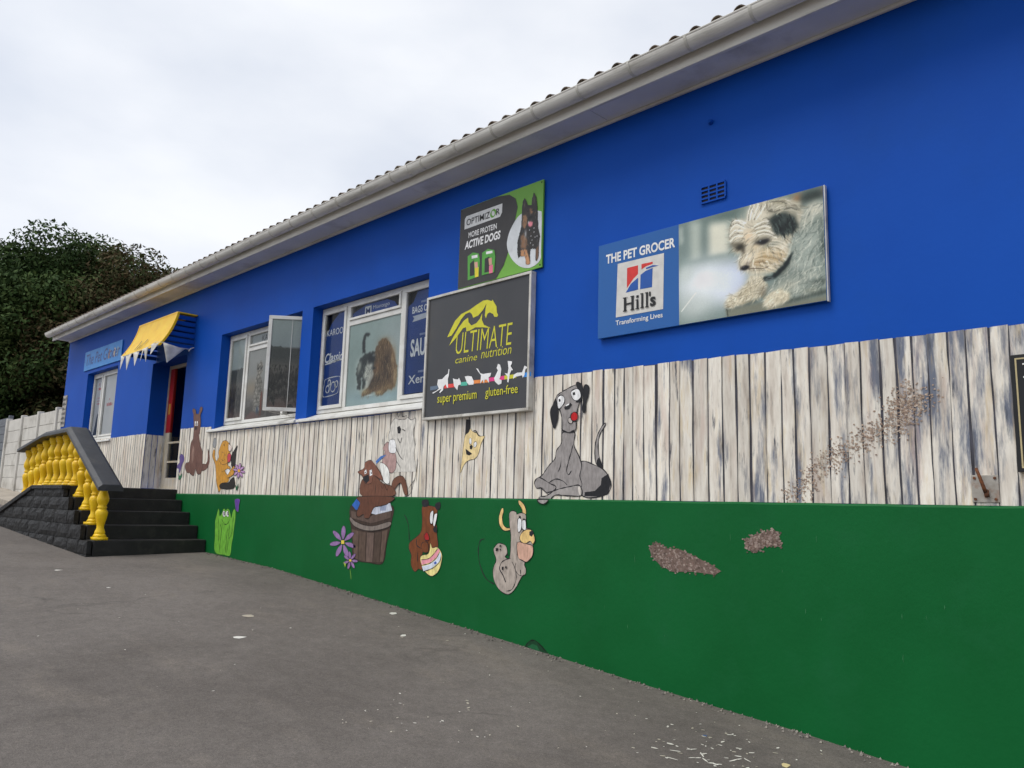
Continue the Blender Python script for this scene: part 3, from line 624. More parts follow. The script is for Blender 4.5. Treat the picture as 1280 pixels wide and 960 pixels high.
  ('f', '4fb39c', 0, '-5.745,1.185 -5.648,1.185 -5.646,1.147 -5.744,1.15'),
  ('f', 'e5853f', 0, '-5.564,1.188 -5.348,1.181 -5.346,1.149 -5.562,1.155'),
  ('f', 'd83a80', 0, '-5.348,1.191 -5.141,1.19 -5.14,1.155 -5.347,1.155'),
  ('f', 'c3bf2e', 0, '-5.141,1.192 -4.99,1.19 -4.988,1.156 -5.14,1.155'),
  ('f', '2a86d8', 0, '-4.895,1.192 -4.807,1.193 -4.805,1.153 -4.893,1.152'),
 ],
 'pets': [
  ('f', 'e6e6e6', 0, '-6.17,1.118 -6.098,1.137 -6.067,1.155 -6.096,1.196 -6.086,1.246 -6.021,1.244 -5.977,1.273 -5.937,1.29 -5.93,1.336 -5.917,1.33 -5.923,1.268 -5.934,1.236 -5.925,1.147 -5.944,1.153 -5.966,1.188 -5.996,1.166 -6.001,1.133 -6.044,1.107 -6.058,1.113 -6.027,1.148 -6.085,1.132 -6.149,1.11'),
  ('f', 'e6e6e6', 0, '-5.858,1.236 -5.829,1.225 -5.784,1.217 -5.767,1.232 -5.74,1.192 -5.738,1.163 -5.775,1.159 -5.785,1.114 -5.811,1.133 -5.84,1.16'),
  ('f', 'e6e6e6', 0, '-5.685,1.236 -5.639,1.238 -5.584,1.226 -5.551,1.174 -5.556,1.147 -5.622,1.149 -5.653,1.176'),
  ('f', 'e6e6e6', 0, '-5.528,1.301 -5.498,1.29 -5.467,1.247 -5.425,1.234 -5.368,1.236 -5.316,1.235 -5.326,1.205 -5.349,1.195 -5.34,1.139 -5.358,1.16 -5.376,1.178 -5.405,1.177 -5.409,1.141 -5.428,1.179 -5.462,1.146 -5.458,1.19 -5.454,1.225 -5.497,1.266'),
  ('f', 'e6e6e6', 0, '-5.245,1.271 -5.229,1.309 -5.201,1.298 -5.183,1.257 -5.191,1.187 -5.206,1.165 -5.172,1.15 -5.177,1.12 -5.215,1.112 -5.261,1.147 -5.276,1.18 -5.253,1.209 -5.227,1.249'),
  ('f', 'e6e6e6', 0, '-5.103,1.322 -5.048,1.312 -5.047,1.292 -5.063,1.271 -5.029,1.229 -5.05,1.231 -5.071,1.198 -5.084,1.123 -5.1,1.128 -5.097,1.178 -5.137,1.213 -5.098,1.205 -5.089,1.254'),
  ('f', 'e6e6e6', 0, '-5.025,1.148 -5.022,1.186 -4.979,1.201 -4.916,1.198 -4.896,1.234 -4.887,1.256 -4.846,1.235 -4.875,1.22 -4.884,1.172 -4.904,1.148 -4.915,1.171 -4.999,1.165'),
 ],
 'optdisc': [
  ('f', '3a3636', 0, '-5.827,2.146 -5.833,2.938 -5.268,2.928 -5.163,2.865 -5.066,2.765 -5.04,2.69 -5.13,2.622 -5.18,2.519 -5.179,2.405 -5.115,2.251 -5.289,2.122'),
  ('f', 'c9cdd0', 1, '-5.04,2.685 -4.972,2.702 -4.867,2.692 -4.764,2.665 -4.702,2.617 -4.698,2.3 -4.75,2.203 -4.849,2.158 -4.968,2.177 -5.077,2.249 -5.15,2.342 -5.185,2.441 -5.165,2.539 -5.107,2.627'),
 ],
 'packs': [
  ('f', '4f9a3c', 0, '-5.736,2.444 -5.66,2.469 -5.574,2.439 -5.553,2.37 -5.562,2.208 -5.722,2.198'),
  ('f', '2b2b2b', 0, '-5.697,2.364 -5.639,2.388 -5.625,2.232 -5.693,2.233'),
  ('f', 'd8c634', 0, '-5.622,2.302 -5.567,2.302 -5.567,2.207 -5.617,2.207'),
  ('f', 'c99a88', 0, '-5.632,2.363 -5.586,2.359 -5.578,2.299 -5.622,2.302'),
  ('f', 'e6e6e6', 0, '-5.675,2.437 -5.59,2.431 -5.588,2.401 -5.674,2.407'),
  ('f', '4f9a3c', 0, '-5.523,2.434 -5.442,2.457 -5.351,2.426 -5.335,2.359 -5.344,2.206 -5.517,2.209'),
  ('f', '2b2b2b', 0, '-5.482,2.367 -5.417,2.376 -5.403,2.224 -5.48,2.227'),
  ('f', 'd8708a', 0, '-5.417,2.284 -5.364,2.285 -5.363,2.204 -5.414,2.207'),
  ('f', 'c99a88', 0, '-5.429,2.356 -5.383,2.358 -5.377,2.287 -5.417,2.29'),
  ('f', 'e6e6e6', 0, '-5.465,2.433 -5.375,2.425 -5.374,2.4 -5.464,2.407'),
 ],
 'hillmark': [
  ('f', 'c7c5c0', 0, '-3.869,1.984 -3.421,1.98 -3.43,1.538 -3.884,1.541'),
  ('f', 'c4302c', 0, '-3.774,1.931 -3.666,1.932 -3.666,1.86 -3.712,1.828 -3.775,1.763'),
  ('f', 'c4302c', 0, '-3.633,1.934 -3.526,1.932 -3.526,1.916 -3.591,1.907 -3.633,1.89'),
  ('f', '1d4f9c', 0, '-3.665,1.83 -3.665,1.733 -3.785,1.729 -3.736,1.792'),
  ('f', '1d4f9c', 0, '-3.641,1.848 -3.591,1.871 -3.526,1.882 -3.532,1.729 -3.645,1.732'),
  ('f', '1d4f9c', 0, '-3.591,1.895 -3.526,1.904 -3.468,1.89 -3.532,1.89 -3.585,1.883'),
 ],
}
TXT = {'pet': (-3.986, -3.304, 2.027, 2.09), 'hills': (-3.807, -3.506, 1.591, 1.679), 'trans': (-3.883, -3.43, 1.476, 1.508), 'ult': (-5.827, -5.037, 1.49, 1.667), 'can': (-5.827, -5.045, 1.389, 1.454), 'sup': (-6.074, -5.496, 1.01, 1.079), 'glu': (-5.378, -4.951, 1.002, 1.094), 'optbox': (-5.79, -5.26, 2.732, 2.854), 'opt': (-5.753, -5.301, 2.766, 2.821), 'more': (-5.729, -5.32, 2.639, 2.693), 'act': (-5.78, -5.272, 2.535, 2.607), 'karoo': (-8.561, -8.166, 2.051, 2.133), 'classic': (-8.58, -8.169, 1.714, 1.834), 'badge': (-8.559, -8.193, 1.309, 1.51), 'M': (-7.744, -7.615, 2.183, 2.296), 'mont': (-7.581, -7.259, 2.227, 2.287), 'bags': (-6.838, -6.552, 2.073, 2.153), 'ribbon': (-6.825, -6.559, 2.005, 2.056), 'sauc': (-6.841, -6.558, 1.591, 1.787), 'xenp': (-6.865, -6.564, 1.294, 1.379), 'kar1': (-10.272, -10.013, 2.174, 2.272), 'petg': (-17.319, -15.367, 2.633, 2.817)}

ART_PUPPY = [
 ('b', 0.248, 0.537, 0.329, 0.446, '8d9a97', 0.9, 2),
 ('b', 0.155, 0.858, 0.064, 0.251, '7b8884', 0.9, 2),
 ('b', 0.377, 0.962, 0.159, 0.069, '6f7e79', 0.9, 2),
 ('p', 'd6d5c6', 5, 0, 1, '0.231,0.93 0.376,0.901 0.382,0.565 0.233,0.591'),
 ('p', 'b9c0b7', 5, 0, 0.9, '0.085,0.995 0.172,0.976 0.175,0.58 0.093,0.583'),
 ('p', 'c9cec6', 3, 0, 0.8, '0.006,0.966 0.028,0.958 0.031,0.8 0.009,0.792'),
 ('b', 0.196, 0.58, 0.265, 0.035, '7d8d88', 0.8, 2),
 ('b', 0.183, 0.364, 0.217, 0.231, 'dfe3e6', 1, 3),
 ('b', 0.37, 0.314, 0.138, 0.199, 'd6dbe6', 0.9, 3),
 ('b', 0.054, 0.482, 0.066, 0.098, 'c9d0cc', 0.8, 2),
 ('b', 0.118, 0.161, 0.147, 0.151, 'c2c8c4', 0.8, 2),
 ('l', 'dcdcd6', 2, 0.9, '0.02,0.129 0.129,0.282'),
 ('b', 0.43, 0.325, 0.059, 0.145, 'c7cede', 0.8, 2),
 ('b', 0.841, 0.943, 0.035, 0.049, 'b08a6a', 0.9, 2),
 ('b', 0.907, 0.93, 0.06, 0.058, '4c5552', 0.95, 2),
 ('b', 1.011, 0.953, 0.021, 0.05, 'a9836a', 0.8, 2),
 ('b', 0.959, 0.929, 0.051, 0.05, '434c49', 0.9, 2),
 ('b', 0.996, 0.466, 0.0, 0.002, '4f5a57', 0, 2),
 ('p', '98a099', 3, 0.02, 1, '0.85,0.753 0.906,0.86 0.966,0.875 1.019,0.843 1.021,0.482 1.021,0.153 1.008,0.12 0.906,0.073 0.756,0.048 0.711,0.097 0.63,0.194 0.678,0.245 0.761,0.362 0.809,0.524 0.834,0.631'),
 ('b', 0.947, 0.806, 0.06, 0.074, 'cfccbd', 0.95, 2),
 ('b', 0.884, 0.716, 0.039, 0.076, 'b3b3a6', 0.8, 2),
 ('b', 0.963, 0.689, 0.033, 0.063, '868f88', 0.8, 2),
 ('b', 0.996, 0.466, 0.029, 0.134, '4f5a57', 0.95, 2),
 ('b', 0.915, 0.541, 0.052, 0.074, 'aab0a8', 0.8, 2),
 ('b', 0.844, 0.463, 0.053, 0.087, 'a4aba3', 0.8, 2),
 ('b', 0.954, 0.33, 0.05, 0.048, '8a948e', 0.7, 2),
 ('b', 0.877, 0.353, 0.052, 0.037, 'b5bab1', 0.7, 2),
 ('b', 0.823, 0.269, 0.043, 0.028, '7b857f', 0.7, 2),
 ('b', 0.959, 0.17, 0.05, 0.027, '59625d', 0.9, 2),
 ('b', 0.892, 0.25, 0.051, 0.037, 'aeb3a9', 0.7, 2),
 ('b', 0.733, 0.293, 0.036, 0.075, '7f8983', 0.7, 2),
 ('b', 0.768, 0.184, 0.07, 0.05, 'b9b8aa', 0.8, 2),
 ('b', 0.915, 0.107, 0.076, 0.029, '8b8f84', 0.8, 2),
 ('f', '0.85,0.753 0.906,0.86 0.966,0.875 1.019,0.843 1.021,0.482 1.021,0.153 1.008,0.12 0.906,0.073 0.756,0.048 0.711,0.097 0.63,0.194 0.678,0.245 0.761,0.362 0.809,0.524 0.834,0.631', 420, '0.966,0.862 0.883,0.64|1.004,0.636 0.955,0.38|0.883,0.64 0.807,0.374|0.955,0.38 0.907,0.171|0.807,0.374 0.713,0.198|0.995,0.269 0.873,0.131', 16, ['c9c9bd', '7b847e', 'a9afa6', 'd8d6ca', '69736e'], 0.45, 0.22),
 ('l', 'd4d2c6', 2, 0.5, '0.931,0.851 0.894,0.763 0.874,0.656'),
 ('l', 'd9d7cb', 2, 0.5, '0.974,0.834 0.938,0.76 0.918,0.666'),
 ('l', '6d7671', 2, 0.5, '0.988,0.691 0.961,0.614 0.917,0.603'),
 ('l', 'c8cac0', 2, 0.5, '0.915,0.504 0.871,0.468 0.842,0.389'),
 ('l', '66706b', 2, 0.5, '0.958,0.503 0.923,0.452 0.895,0.372'),
 ('l', 'ccccc0', 2, 0.5, '0.979,0.298 0.91,0.293 0.858,0.259'),
 ('l', 'd2d0c2', 2, 0.5, '0.839,0.202 0.785,0.179 0.73,0.105'),
 ('p', '85877b', 2, 0, 1, '0.342,0.069 0.505,0.083 0.619,0.082 0.764,0.033 1.015,0.046 1.017,-0.02 0.691,-0.011 0.366,-0.017'),
 ('p', '4a4e48', 2, 0, 0.9, '0.346,0.074 0.563,0.114 0.572,0.099 0.367,0.06'),
 ('p', '4d524c', 2, 0.01, 0.85, '0.72,0.057 0.836,0.066 1.02,0.099 1.02,0.069 0.835,0.041 0.728,0.029'),
 ('l', '4a4b44', 2, 0.8, '0.354,0.071 0.361,-0.009'),
 ('p', 'cfc9b6', 2, 0.025, 1, '0.342,0.094 0.368,0.195 0.448,0.214 0.508,0.291 0.518,0.341 0.604,0.329 0.636,0.244 0.63,0.156 0.563,0.12 0.467,0.098 0.386,0.074'),
 ('b', 0.398, 0.148, 0.049, 0.046, 'ded9c8', 0.8, 2),
 ('b', 0.487, 0.204, 0.058, 0.052, 'c4bba4', 0.7, 2),
 ('b', 0.602, 0.175, 0.032, 0.051, '7d776a', 0.8, 2),
 ('b', 0.556, 0.278, 0.047, 0.052, 'dcd6c4', 0.9, 2),
 ('b', 0.457, 0.107, 0.067, 0.015, 'a39b86', 0.7, 2),
 ('f', '0.342,0.094 0.368,0.195 0.448,0.214 0.508,0.291 0.518,0.341 0.604,0.329 0.636,0.244 0.63,0.156 0.563,0.12 0.467,0.098 0.386,0.074', 240, '0.566,0.327 0.507,0.199|0.507,0.199 0.367,0.115|0.622,0.247 0.563,0.134', 11, ['e2ddcc', 'a89f8a', 'cbc3ae', '8d8573'], 0.5, 0.28),
 ('p', 'd6d0bb', 2, 0.02, 1, '0.611,0.057 0.618,0.12 0.648,0.151 0.712,0.172 0.767,0.134 0.774,0.069 0.711,0.034 0.646,0.022'),
 ('b', 0.642, 0.063, 0.028, 0.032, 'e4dfcd', 0.9, 2),
 ('b', 0.738, 0.091, 0.037, 0.039, 'b3ab96', 0.7, 2),
 ('f', '0.611,0.057 0.618,0.12 0.648,0.151 0.712,0.172 0.767,0.134 0.774,0.069 0.711,0.034 0.646,0.022', 160, '0.74,0.153 0.628,0.054', 10, ['e6e1d0', 'b0a791', 'cfc7b2'], 0.5, 0.28),
 ('p', 'c6c0ae', 2, 0.03, 1, '0.391,0.861 0.411,0.908 0.467,0.895 0.501,0.87 0.512,0.94 0.533,1 0.614,1.003 0.69,0.996 0.782,0.964 0.853,0.906 0.874,0.821 0.85,0.728 0.834,0.657 0.793,0.606 0.783,0.533 0.763,0.438 0.716,0.362 0.632,0.321 0.538,0.355 0.476,0.404 0.451,0.445 0.437,0.503 0.462,0.555 0.423,0.593 0.389,0.685 0.377,0.756'),
 ('b', 0.575, 0.917, 0.085, 0.079, 'dad5c6', 0.9, 2),
 ('b', 0.466, 0.795, 0.058, 0.081, 'd3cdbd', 0.8, 2),
 ('b', 0.518, 0.703, 0.039, 0.065, 'dcc9ae', 0.8, 2),
 ('b', 0.727, 0.94, 0.082, 0.046, 'aaa592', 0.8, 2),
 ('b', 0.67, 0.908, 0.028, 0.032, '77746a', 0.8, 2),
 ('b', 0.771, 0.878, 0.054, 0.029, '8c8c80', 0.8, 2),
 ('b', 0.834, 0.848, 0.035, 0.044, '85867b', 0.8, 2),
 ('b', 0.635, 0.503, 0.084, 0.078, 'b7a27f', 0.9, 2),
 ('b', 0.718, 0.452, 0.045, 0.077, 'c2ae8d', 0.8, 2),
 ('b', 0.52, 0.497, 0.058, 0.058, 'ddd3bf', 0.95, 2),
 ('b', 0.577, 0.441, 0.057, 0.033, 'a48e6f', 0.7, 2),
 ('b', 0.692, 0.55, 0.064, 0.046, 'd3ccb9', 0.8, 2),
 ('b', 0.557, 0.362, 0.048, 0.023, 'cfc8b5', 0.8, 2),
 ('b', 0.734, 0.344, 0.036, 0.063, '777a70', 0.6, 2),
 ('f', '0.391,0.861 0.411,0.908 0.467,0.895 0.501,0.87 0.512,0.94 0.533,1 0.614,1.003 0.69,0.996 0.782,0.964 0.853,0.906 0.874,0.821 0.85,0.728 0.834,0.657 0.793,0.606 0.783,0.533 0.763,0.438 0.716,0.362 0.632,0.321 0.538,0.355 0.476,0.404 0.451,0.445 0.437,0.503 0.462,0.555 0.423,0.593 0.389,0.685 0.377,0.756', 420, '0.506,0.861 0.547,0.981|0.564,0.841 0.614,0.969|0.476,0.818 0.396,0.901|0.475,0.764 0.385,0.754|0.484,0.681 0.403,0.653|0.639,0.761 0.572,0.68|0.703,0.688 0.61,0.732|0.683,0.565 0.764,0.489|0.607,0.537 0.717,0.401|0.54,0.505 0.633,0.36|0.511,0.566 0.461,0.476|0.763,0.939 0.834,0.861', 17, ['e6e1d4', '8f897b', 'cfc8b8', '726d61', 'b5ad9b', 'ece8de'], 0.3, 0.3),
 ('p', '37403f', 3, 0.03, 0.97, '0.654,0.823 0.707,0.862 0.77,0.839 0.824,0.788 0.842,0.704 0.812,0.658 0.749,0.644 0.695,0.685 0.669,0.745'),
 ('b', 0.752, 0.788, 0.026, 0.038, '5b6461', 0.7, 2),
 ('b', 0.813, 0.702, 0.027, 0.037, '2a3231', 0.8, 2),
 ('b', 0.722, 0.702, 0.037, 0.034, '2c3333', 0.8, 2),
 ('f', '0.654,0.823 0.707,0.862 0.77,0.839 0.824,0.788 0.842,0.704 0.812,0.658 0.749,0.644 0.695,0.685 0.669,0.745', 60, '0.706,0.843 0.749,0.672|0.797,0.797 0.813,0.676', 14, ['66706c', '232b2a', '4b5552'], 0.3, 0.45),
 ('l', 'bdb9a8', 2, 0.8, '0.706,0.849 0.744,0.869 0.798,0.855 0.851,0.816'),
 ('l', 'bdb9a8', 2, 0.8, '0.661,0.925 0.708,0.934 0.753,0.904'),
 ('l', 'bdb9a8', 2, 0.8, '0.736,0.923 0.782,0.932 0.826,0.903 0.852,0.855'),
 ('l', 'bdb9a8', 2, 0.8, '0.641,0.893 0.671,0.916 0.717,0.892'),
 ('l', '5e5d54', 2, 0.6, '0.651,0.903 0.688,0.876 0.726,0.881'),
 ('l', '5e5d54', 2, 0.6, '0.753,0.871 0.799,0.874 0.834,0.842'),
 ('l', '5e5d54', 2, 0.6, '0.671,0.974 0.727,0.959 0.772,0.923'),
 ('l', 'eeeae0', 2, 0.75, '0.506,0.855 0.515,0.926 0.533,0.994'),
 ('l', 'eeeae0', 2, 0.75, '0.525,0.855 0.536,0.925 0.557,0.991'),
 ('l', 'eeeae0', 2, 0.75, '0.547,0.86 0.565,0.921 0.59,0.985'),
 ('l', 'eeeae0', 2, 0.75, '0.569,0.846 0.604,0.907 0.633,0.962'),
 ('l', 'eeeae0', 2, 0.75, '0.485,0.828 0.436,0.885 0.402,0.878'),
 ('l', 'eeeae0', 2, 0.75, '0.48,0.804 0.427,0.848 0.387,0.807'),
 ('l', 'eeeae0', 2, 0.75, '0.475,0.772 0.42,0.796 0.379,0.749'),
 ('l', 'eeeae0', 2, 0.75, '0.475,0.724 0.425,0.735 0.386,0.699'),
 ('l', 'eeeae0', 2, 0.75, '0.554,0.791 0.612,0.811 0.649,0.805'),
 ('l', 'eeeae0', 2, 0.75, '0.563,0.761 0.621,0.768 0.663,0.741'),
 ('l', 'eeeae0', 2, 0.75, '0.567,0.727 0.63,0.726 0.68,0.682'),
 ('l', 'eeeae0', 2, 0.75, '0.581,0.696 0.638,0.69 0.703,0.63'),
 ('l', 'eeeae0', 2, 0.75, '0.496,0.838 0.467,0.872 0.427,0.886'),
 ('l', '55524a', 1, 0.7, '0.516,0.856 0.524,0.929 0.537,0.978'),
 ('l', '55524a', 1, 0.7, '0.559,0.856 0.582,0.915 0.609,0.964'),
 ('l', '55524a', 1, 0.7, '0.484,0.815 0.431,0.864 0.395,0.846'),
 ('l', '55524a', 1, 0.7, '0.475,0.749 0.42,0.767 0.382,0.726'),
 ('l', '55524a', 1, 0.7, '0.479,0.703 0.433,0.705 0.396,0.676'),
 ('l', '55524a', 1, 0.7, '0.558,0.777 0.616,0.79 0.658,0.77'),
 ('l', '55524a', 1, 0.7, '0.573,0.712 0.634,0.709 0.689,0.657'),
 ('l', '55524a', 1, 0.7, '0.391,0.861 0.381,0.796 0.38,0.742'),
 ('l', '55524a', 1, 0.7, '0.417,0.899 0.398,0.879 0.394,0.847'),
 ('l', '55524a', 1, 0.7, '0.612,0.837 0.64,0.841 0.659,0.814'),
 ('b', 0.609, 0.63, 0.052, 0.031, '26272a', 0.97, 4),
 ('b', 0.609, 0.661, 0.066, 0.019, '8d8a7d', 0.7, 2),
 ('b', 0.674, 0.587, 0.055, 0.023, '6d736b', 0.7, 2),
 ('b', 0.565, 0.602, 0.029, 0.025, 'cbbda3', 0.7, 2),
 ('b', 0.595, 0.643, 0.006, 0.007, '8d9496', 0.9, 3),
 ('b', 0.453, 0.631, 0.034, 0.035, '3a3831', 0.9, 3),
 ('b', 0.424, 0.661, 0.04, 0.027, '6b675c', 0.7, 2),
 ('b', 0.477, 0.591, 0.015, 0.03, '4a453d', 0.7, 2),
 ('b', 0.488, 0.425, 0.032, 0.024, '262324', 1, 4),
 ('b', 0.478, 0.436, 0.009, 0.007, '77757a', 0.8, 2),
 ('b', 0.51, 0.46, 0.022, 0.015, '8b8277', 0.6, 2),
 ('l', '5d5345', 2, 0.7, '0.514,0.401 0.557,0.397 0.605,0.381 0.643,0.39'),
 ('l', '6f634f', 1, 0.6, '0.524,0.385 0.566,0.376 0.614,0.364'),
 ('l', 'd9cdb4', 2, 0.6, '0.549,0.501 0.607,0.51 0.672,0.491 0.727,0.449'),
 ('l', 'd9cdb4', 2, 0.6, '0.544,0.477 0.606,0.472 0.671,0.432 0.717,0.388'),
 ('l', 'd9cdb4', 2, 0.6, '0.569,0.528 0.636,0.534 0.71,0.505 0.75,0.467'),
 ('l', 'd9cdb4', 2, 0.6, '0.558,0.44 0.615,0.417 0.661,0.378 0.697,0.342'),
 ('l', 'd9cdb4', 2, 0.6, '0.605,0.394 0.652,0.355 0.688,0.325'),
 ('l', '7d6b50', 1, 0.6, '0.554,0.487 0.616,0.489 0.681,0.459 0.731,0.416'),
 ('l', '7d6b50', 1, 0.6, '0.558,0.457 0.615,0.443 0.671,0.403'),
 ('l', '7d6b50', 1, 0.6, '0.587,0.412 0.633,0.384 0.67,0.347'),
 ('l', '7d6b50', 1, 0.6, '0.636,0.56 0.701,0.546 0.755,0.491'),
 ('l', 'e2ddcf', 2, 0.6, '0.655,0.599 0.711,0.575 0.765,0.52'),
 ('l', 'e2ddcf', 2, 0.6, '0.651,0.582 0.706,0.551 0.757,0.49'),
 ('l', 'e2ddcf', 2, 0.6, '0.674,0.62 0.729,0.589 0.774,0.536'),
 ('p', '2c3536', 1, 0.01, 0.97, '0.798,0.48 0.804,0.45 0.78,0.381 0.734,0.319 0.687,0.27 0.613,0.269 0.606,0.304 0.669,0.305 0.716,0.349 0.762,0.406'),
 ('b', 0.65, 0.281, 0.028, 0.013, '8f9694', 0.9, 4),
 ('b', 0.65, 0.281, 0.019, 0.007, '39403f', 0.9, 4),
 ('l', 'c3c5ba', 2, 0.6, '0.793,0.543 0.773,0.46 0.753,0.415'),
 ('l', 'c3c5ba', 2, 0.6, '0.806,0.577 0.792,0.518 0.78,0.458'),
]
ART_DOGCAT = [
 ('b', 0.163, 0.73, 0.351, 0.433, '8c9c97', 0.7, 2),
 ('b', 0.907, 0.682, 0.251, 0.307, 'a2aaa9', 0.8, 2),
 ('b', 0.633, 0.091, 0.777, 0.112, 'a3b7ba', 0.95, 2),
 ('b', 0.548, 0.109, 0.36, 0.041, '7f9396', 0.7, 2),
 ('b', 1.041, 0.368, 0.054, 0.038, '4a6165', 0.9, 4),
 ('b', 1.095, 0.269, 0.091, 0.02, '9fb0b2', 0.6, 2),
 ('p', 'bcc8c2', 5, 0.02, 0.8, '0.161,0.387 0.148,0.517 0.229,0.593 0.383,0.615 0.52,0.619 0.547,0.689 0.625,0.762 0.706,0.766 0.809,0.706 0.9,0.571 0.961,0.403 0.977,0.281 0.947,0.174 0.825,0.125 0.548,0.109 0.462,0.137 0.31,0.109 0.285,0.185 0.215,0.191'),
 ('p', '2f3232', 1, 0.015, 1, '0.275,0.63 0.266,0.759 0.276,0.833 0.325,0.869 0.386,0.865 0.415,0.836 0.381,0.823 0.337,0.835 0.325,0.783 0.334,0.622'),
 ('p', '3a3e3d', 1, 0.03, 1, '0.178,0.385 0.186,0.491 0.24,0.57 0.35,0.609 0.443,0.618 0.528,0.618 0.573,0.592 0.57,0.53 0.552,0.449 0.505,0.413 0.468,0.355 0.444,0.325 0.405,0.298 0.38,0.28 0.372,0.187 0.32,0.192 0.303,0.329 0.272,0.333 0.285,0.19 0.188,0.193 0.218,0.253'),
 ('p', 'aeb3a8', 3, 0.03, 0.95, '0.261,0.44 0.271,0.524 0.208,0.542 0.199,0.446 0.198,0.362'),
 ('b', 0.34, 0.526, 0.07, 0.064, '333736', 0.8, 2),
 ('p', 'c6c6bb', 2, 0.03, 1, '0.37,0.491 0.4,0.529 0.424,0.464 0.505,0.413 0.535,0.348 0.507,0.288 0.438,0.212 0.381,0.175 0.353,0.209 0.389,0.279 0.324,0.338 0.349,0.43'),
 ('f', '0.261,0.44 0.421,0.59 0.524,0.577 0.525,0.369 0.363,0.282 0.205,0.297', 160, '0.353,0.577 0.268,0.375|0.43,0.484 0.363,0.282', 8, ['5c605e', '242727', '6d726c'], 0.3, 0.22),
 ('p', '6a543f', 1, 0.02, 1, '0.515,0.578 0.534,0.649 0.594,0.725 0.658,0.758 0.716,0.755 0.793,0.697 0.864,0.627 0.905,0.51 0.953,0.403 0.954,0.283 0.946,0.194 0.887,0.139 0.791,0.138 0.682,0.087 0.583,0.095 0.571,0.137 0.487,0.135 0.448,0.108 0.31,0.109 0.315,0.15 0.422,0.203 0.477,0.249 0.527,0.348 0.505,0.413 0.525,0.473'),
 ('b', 0.695, 0.711, 0.098, 0.053, '7d6446', 0.9, 2),
 ('b', 0.641, 0.563, 0.084, 0.125, '57442f', 0.8, 2),
 ('b', 0.764, 0.466, 0.098, 0.113, '3c3029', 0.85, 2),
 ('b', 0.873, 0.514, 0.048, 0.122, '94795a', 0.8, 2),
 ('b', 0.923, 0.286, 0.039, 0.09, 'a9926f', 0.9, 2),
 ('b', 0.615, 0.297, 0.115, 0.082, '40352d', 0.9, 2),
 ('b', 0.778, 0.302, 0.081, 0.093, '4d3f33', 0.8, 2),
 ('b', 0.587, 0.425, 0.05, 0.063, '7a5c42', 0.8, 2),
 ('b', 0.375, 0.155, 0.069, 0.036, 'a3916f', 0.95, 2),
 ('b', 0.647, 0.121, 0.074, 0.029, 'b09a75', 0.95, 2),
 ('b', 0.788, 0.179, 0.129, 0.041, '8d7656', 0.9, 2),
 ('b', 0.504, 0.227, 0.068, 0.063, '3a322c', 0.7, 2),
 ('f', '0.515,0.578 0.534,0.649 0.594,0.725 0.658,0.758 0.716,0.755 0.793,0.697 0.864,0.627 0.905,0.51 0.953,0.403 0.954,0.283 0.946,0.194 0.887,0.139 0.791,0.138 0.682,0.087 0.583,0.095 0.571,0.137 0.487,0.135 0.448,0.108 0.31,0.109 0.315,0.15 0.422,0.203 0.477,0.249 0.527,0.348 0.505,0.413 0.525,0.473', 330, '0.692,0.743 0.652,0.438|0.742,0.725 0.824,0.337|0.796,0.667 0.921,0.307|0.616,0.67 0.573,0.405|0.606,0.402 0.524,0.204|0.772,0.384 0.758,0.162|0.887,0.33 0.917,0.167|0.853,0.173 0.631,0.112', 12, ['8d7354', '55432f', 'a68b66', '382c23', '6b5238', 'b59c74'], 0.14, 0.26),
 ('b', 0.468, 0.543, 0.076, 0.064, '26282a', 0.95, 3),
 ('b', 0.506, 0.579, 0.031, 0.019, '7f8480', 0.7, 2),
 ('b', 0.458, 0.459, 0.037, 0.031, 'cfcec4', 0.9, 2),
 ('b', 0.521, 0.422, 0.037, 0.019, '2b2a2b', 0.9, 2),
 ('l', '2a2a2a', 1, 0.8, '0.399,0.445 0.438,0.399 0.399,0.362'),
 ('l', '4a3d30', 1, 0.8, '0.591,0.095 0.601,0.12'),
 ('l', '4a3d30', 1, 0.8, '0.633,0.089 0.639,0.114'),
 ('l', '4a3d30', 1, 0.8, '0.675,0.09 0.68,0.112'),
 ('l', '4a3d30', 1, 0.8, '0.345,0.108 0.356,0.134'),
 ('l', '4a3d30', 1, 0.8, '0.397,0.106 0.403,0.132'),
 ('b', 0.465, 0.106, 0.067, 0.009, 'cdd5d2', 0.8, 2),
]
